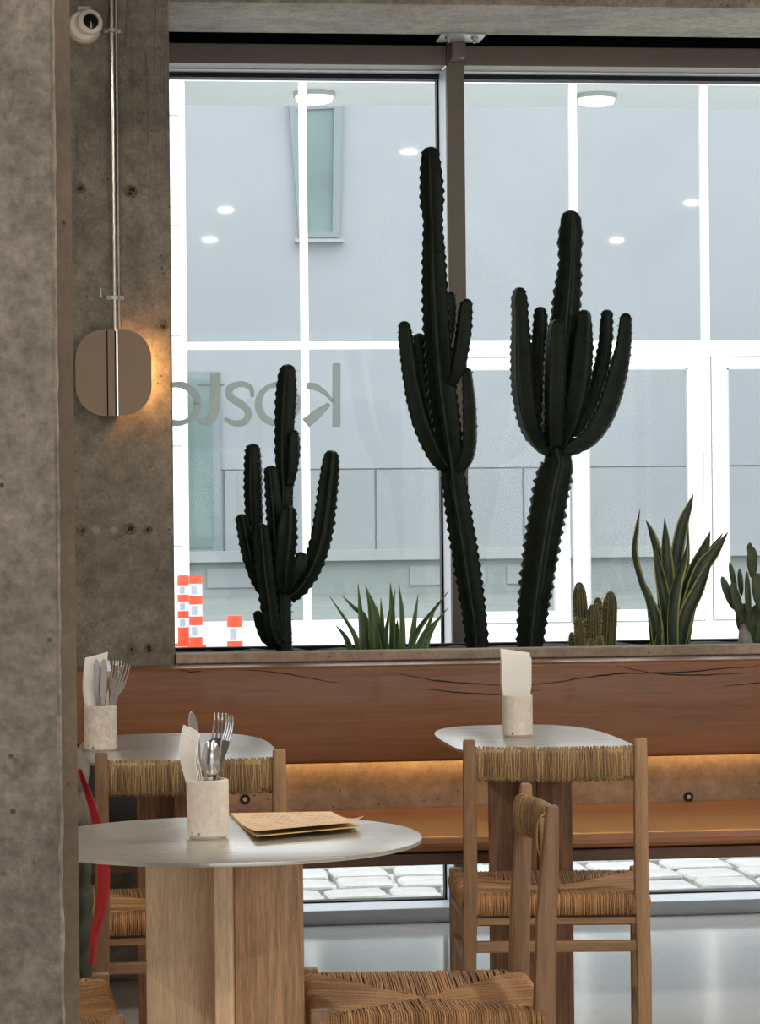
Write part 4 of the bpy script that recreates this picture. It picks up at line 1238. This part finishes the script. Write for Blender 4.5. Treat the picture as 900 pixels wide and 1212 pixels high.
# clump of small columnar cacti
rnd = random.Random(9)
cb = at(702, 765, 7.70)
clump = tag(empty('columnar_cactus', (cb.x, 7.70, SOIL)), 'clump of small spiny column cacti beside the thick cactus trunk', 'cactus')
for (tx, ty, bx, r, dy) in ((686, 693, 690, 8.8, .02), (708, 710, 707, 6.5, .06), (702, 719, 703, 8.2, -.03), (723, 704, 719, 9.2, .0), (685, 734, 688, 5.5, -.05), (677, 750, 680, 4.5, -.01), (710, 757, 710, 4, -.06), (700, 759, 700, 3.5, -.07)):
    yy = 7.70 + dy
    p0, p1 = at(bx, 767, yy), at(tx, ty, yy)
    k = yy / F
    o0 = Vector((cb.x, 7.70, SOIL))
    a_, b_ = p0 - o0, p1 - o0; a_.z = -0.02
    rows = [(*a_, r * k * 0.8), (*(a_ * 0.7 + b_ * 0.3), r * k), (*(a_ * 0.3 + b_ * 0.7), r * k), (*(a_ * 0.08 + b_ * 0.92), r * k * 0.86), (*b_, r * k * 0.55)]
    mm = ribbed(rows, 14, 0.006, 0.03, 0.86, 0.2, rnd)
    o = mm.build('column', 'columnar_cactus', clump, attr=True)
    o.data.polygons.foreach_set('use_smooth', [True] * len(o.data.polygons))
    tv = MB()
    for i in range(int(420 * r / 8)):
        t = rnd.random() ** 0.7; p = a_.lerp(b_, t); an = rnd.uniform(0, 6.28)
        up = 0.3 + max(0, t - 0.85) * 9
        d = Vector((math.cos(an), math.sin(an), up)).normalized()
        base_ = p + Vector((math.cos(an), math.sin(an), 0)) * r * k * (0.95 if t < .85 else .7) + Vector((0, 0, r * k * 0.6 * max(0, t - .8) * 5))
        L = rnd.uniform(0.006, 0.016); s_ = d.orthogonal().normalized() * 0.0005
        tv.add([base_ + s_, base_ - s_, base_ + d * L], [(0, 1, 2)])
    tag(tv.build('spines', 'cactus_spine', o), kind='stuff')

def leaf_blade(rows, fold, thick, wfun, n_across=7, edge_w=0.78, twist=0.0, face=0.0):
    """rows (x,y,z,halfwidth) base->tip; blade faces the room, folded along its middle"""
    R_ = smooth_path(rows, 0.012); vs, at_, fs = [], [], []
    cr = [-1, -0.82, -0.45, 0, 0.45, 0.82, 1]; n = len(cr)
    for side in (0, 1):
        for i, q in enumerate(R_):
            p = Vector(q[:3]); t = (Vector(R_[min(i + 1, len(R_) - 1)][:3]) - Vector(R_[max(i - 1, 0)][:3])).normalized()
            s_ = i / (len(R_) - 1); an = face + twist * s_
            w = Vector((math.cos(an), math.sin(an), 0)); w = (w - t * w.dot(t)).normalized(); nn = t.cross(w)
            for c in cr:
                off = fold * q[3] * (c * c - 0.3) + (1 if side else -1) * thick * (1 - c * c) * (1 - 0.8 * s_)
                vs.append(p + w * c * max(q[3], 0.0006) - nn * off); at_.append(abs(c))
    m_ = len(R_) * n
    for i in range(len(R_) - 1):
        for k in range(n - 1):
            a = i * n + k
            fs += [(a, a + 1, a + n + 1, a + n), (m_ + a + n, m_ + a + n + 1, m_ + a + 1, m_ + a)]
        for k in (0, n - 1):
            a = i * n + k; fs.append((a, a + n, m_ + a + n, m_ + a))
    return MB().add(vs, fs, at_)

# snake plant
sb = at(790, 767, 7.72)
sp_ = tag(empty('snake_plant', (sb.x, 7.72, SOIL)), 'snake plant with tall yellow edged pointed leaves', 'plant')
def leaf(parent, org, Y, pts, mat, **kw):
    k = Y / F; rows = []
    for i, q in enumerate(pts):
        p = at(q[0], q[1], Y + q[3]) - org
        if i == 0: p.z = min(p.z, -0.012)
        rows.append((p.x, p.y, p.z, q[2] * k))
    o = leaf_blade(rows, kw.get('fold', 0.5), kw.get('thick', 0.002), None, twist=kw.get('twist', 0), face=kw.get('face', 0)).build('leaf', mat, parent, attr=True)
    o.data.polygons.foreach_set('use_smooth', [True] * len(o.data.polygons))
    return o
so_ = Vector((sb.x, 7.72, SOIL))
for i, (pts, tw, fc) in enumerate([
    ([(777, 768, 7, -.02), (769, 715, 6.5, -.03), (759, 690, 5.5, -.04), (750, 655, 6.5, -.04), (753, 625, 5, -.04), (758, 602, .4, -.04)], 0.9, 0.1),
    ([(783, 768, 6, .02), (783, 720, 6.5, .03), (778, 660, 7, .03), (771, 632, 5.5, .03), (765, 616, .5, .03)], 0.4, 0.2),
    ([(790, 768, 8, .0), (790, 720, 9, .01), (790, 680, 8.5, .02), (788, 645, 6, .03), (787, 613, .4, .03)], 0.3, -.1),
    ([(791, 768, 7, .03), (796, 715, 7.5, .05), (801, 660, 8, .06), (808, 622, 7, .06), (816, 600, 4, .06), (821, 585, .4, .06)], -0.4, 0.1),
    ([(797, 768, 7, .05), (805, 710, 7.5, .06), (812, 660, 6, .06), (815, 622, .5, .06)], 0.4, 0.5),
    ([(800, 768, 8, -.01), (808, 715, 9, -.01), (822, 675, 8, -.01), (834, 650, 6, -.01), (841, 629, .5, -.01)], -0.2, 0.0),
    ([(806, 768, 8, -.03), (815, 720, 9, -.04), (830, 675, 9, -.04), (845, 655, 7, -.04), (862, 630, .5, -.04)], -0.3, 0.0),
    ([(806, 768, 6, .03), (818, 715, 7, .03), (834, 665, 6, .03), (856, 631, .5, .03)], -0.4, 0.4),
    ([(802, 768, 8, -.04), (812, 730, 9, -.05), (826, 700, 8, -.05), (838, 672, 4, -.05), (842, 660, .5, -.05)], -0.3, -0.2),
    ([(781, 768, 7, -.05), (776, 735, 8, -.06), (769, 712, 6, -.06), (763, 694, .6, -.06)], 0.5, -.2),
    ([(788, 768, 7, -.05), (789, 730, 8, -.06), (783, 690, 7, -.06), (778, 664, 4, -.06), (776, 650, .5, -.06)], -0.4, 0.2),
    ([(796, 768, 7, -.06), (796, 725, 8, -.07), (801, 690, 7.5, -.07), (809, 665, 5, -.07), (815, 640, .5, -.07)], 0.4, 0.1),
    ([(779, 768, 5, -.06), (780, 755, 4.5, -.07), (784, 745, .5, -.07)], 0.1, 0),
    ]):
    leaf(sp_, so_, 7.72, pts, 'snake_leaf', fold=0.55, thick=0.0022, twist=tw, face=fc)

# aloe
ab = at(465, 769, 7.66)
al = tag(empty('aloe', (ab.x, 7.66, SOIL)), 'low green aloe with spiky leaves between two tall cacti', 'plant')
ao = Vector((ab.x, 7.66, SOIL))
Z = lambda X_, Y_: (370 + X_ / 4.737, 660 + Y_ / 4.737)
for i, (pts, dy) in enumerate([
    ([(262, 520), (240, 455), (180, 345), (97, 218)], -.02), ([(230, 520), (190, 455), (130, 378)], -.06), ([(312, 520), (295, 350), (235, 285), (167, 213)], .06),
    ([(290, 520), (272, 330), (255, 146)], .03), ([(330, 520), (325, 330), (297, 152)], -.04), ([(345, 520), (352, 320), (300, 160)], .0), ([(385, 520), (372, 390), (361, 245)], .04),
    ([(415, 520), (388, 440), (366, 360)], -.07), ([(380, 520), (388, 370), (383, 226)], .07), ([(400, 520), (412, 420), (432, 285)], .02), ([(440, 520), (445, 360), (462, 176)], -.03),
    ([(455, 520), (445, 280), (436, 142)], .07), ([(470, 520), (474, 420), (478, 345)], -.06), ([(500, 520), (502, 330), (483, 138)], .0), ([(545, 520), (570, 370), (593, 206)], .03),
    ([(515, 520), (590, 405), (680, 290), (766, 184)], -.04), ([(575, 520), (635, 420), (700, 250)], .04), ([(565, 520), (630, 430), (690, 365), (762, 280)], -.02), ([(610, 515), (650, 450), (702, 365)], .02),
    ([(310, 520), (308, 480), (298, 432)], -.08)]):
    n = len(pts); wd = 5.2 if n > 2 else 3
    rows = []
    for j, (a_, c_) in enumerate(pts):
        x, y = Z(a_, c_); t = j / (n - 1)
        rows.append((x, y, max(0.3, wd * (1 - t) ** 0.7), dy * (0.2 + t)))
    leaf(al, ao, 7.66, rows, 'aloe_leaf', fold=0.6, thick=0.004, twist=random.uniform(-.3, .3), face=random.uniform(-.5, .5))

# prickly pear
pb = at(893, 765, 7.64)
pp = tag(empty('prickly_pear', (pb.x, 7.64, SOIL)), 'prickly pear with flat oval pads at the end of the planter row', 'cactus')
po = Vector((pb.x, 7.64, SOIL))
rnd = random.Random(4)
for (cx, cy, hw, hh, tilt, dy, yaw) in ((891, 666, 7.5, 19, 0, .02, 20), (899, 701, 9, 23, -6, -.02, 10), (862, 702, 7, 21, -20, .0, 40), (868, 683, 5, 18, -12, .06, 60),
                                        (877, 689, 5, 16, -4, .04, 70), (873, 714, 7.5, 25, -14, -.03, 30), (886, 712, 7, 36, -2, -.02, 60), (884, 738, 13, 24, -8, .02, 10), (897, 740, 13, 26, 8, .03, -20),
                                        (907, 690, 8, 20, 12, .04, 30), (914, 712, 9, 22, 16, .0, -20), (888, 650, 4, 8, 0, .04, 50)):
    Y = 7.64 + dy; c = at(cx, cy, Y) - po; k = Y / F
    mm = MB(); nu, nv = 18, 12; vs, at_ = [], []
    M = Matrix.Translation(c) @ Matrix.Rotation(R(tilt), 4, 'Y') @ Matrix.Rotation(R(yaw), 4, 'Z')
    for i in range(nv + 1):
        th = math.pi * i / nv
        for j in range(nu):
            ph = 2 * math.pi * j / nu
            wz = 1 + 0.18 * math.cos(th)
            e = 1.0 if (i + j) % 3 == 0 else 0.0
            rr = 1.0 + 0.03 * e
            vs.append(M @ Vector((hw * k * math.sin(th) * math.cos(ph) * wz * rr, 0.0085 * math.sin(th) * math.sin(ph), hh * k * math.cos(th) * rr))); at_.append(e)
    fs = [(i * nu + j, i * nu + (j + 1) % nu, (i + 1) * nu + (j + 1) % nu, (i + 1) * nu + j) for i in range(nv) for j in range(nu)]
    mm.add(vs, fs, at_)
    o = mm.build('pad', 'pear_pad', pp, attr=True)
    o.data.polygons.foreach_set('use_smooth', [True] * len(o.data.polygons))
    tv = MB()
    for q in range(60):
        th, ph = rnd.uniform(0.1, 3.0), rnd.choice((0, math.pi)) + rnd.gauss(0, 0.5)
        d0 = Vector((math.sin(th) * math.cos(ph), math.sin(th) * math.sin(ph), math.cos(th)))
        p = M @ Vector((hw * k * d0.x * (1 + .18 * d0.z), 0.0085 * d0.y, hh * k * d0.z)); d = (M.to_3x3() @ d0).normalized(); s_ = d.orthogonal().normalized() * 0.0004
        tv.add([p + s_, p - s_, p + d * 0.004], [(0, 1, 2)])
    tag(tv.build('spines', 'cactus_spine', o), kind='stuff')
p0 = at(880, 752, 7.64) - po
MB().tube([(p0.x + .01, 0, -0.02), (p0.x + .008, 0, 0.02), (p0.x + .004, 0, 0.05), (p0.x + .006, 0.01, 0.08)], [0.026, 0.022, 0.018, 0.012], 12).build('trunk', 'pear_trunk', pp, smooth='all')

# ------------------------------------------------------------------ ceiling lamps of the room
lab = 'round warm ceiling lamp of the cafe'
first = None
for i, (x, y) in enumerate(((-1.6, 0.6), (0.9, 0.6), (3.4, 0.6), (-1.6, 2.6), (0.9, 2.2), (3.4, 2.6), (1.6, 4.6), (3.8, 4.8), (-1.6, 4.8))):
    if first is None:
        lm = empty('ceiling_lamp')
        MB().lathe([(0.0, 0.0), (0.055, 0.0), (0.055, -0.05), (0.05, -0.06), (0.0, -0.06)], n=28).build('housing', 'white_paint', lm, smooth=True)
        MB().lathe([(0.0, -0.0601), (0.032, -0.0601), (0.03, -0.066), (0.0, -0.068)], n=28).build('diffuser', 'diffuser_warm', lm, smooth=True)
        ld = bpy.data.lights.new('lamp_light', 'AREA'); ld.shape = 'DISK'; ld.size = 0.07; ld.energy = LAMP_POWER; ld.color = (1.0, 0.89, 0.77)
        lo = bpy.data.objects.new('lamp_light', ld); col.objects.link(lo); lo.parent = lm; lo.location = (0, 0, -0.075)
        first = lm; o = lm
    else:
        o = copy_tree(first)
    o.location = (x, y, ZC); tag(o, lab, 'ceiling lamp', 'round ceiling lamps of the cafe')
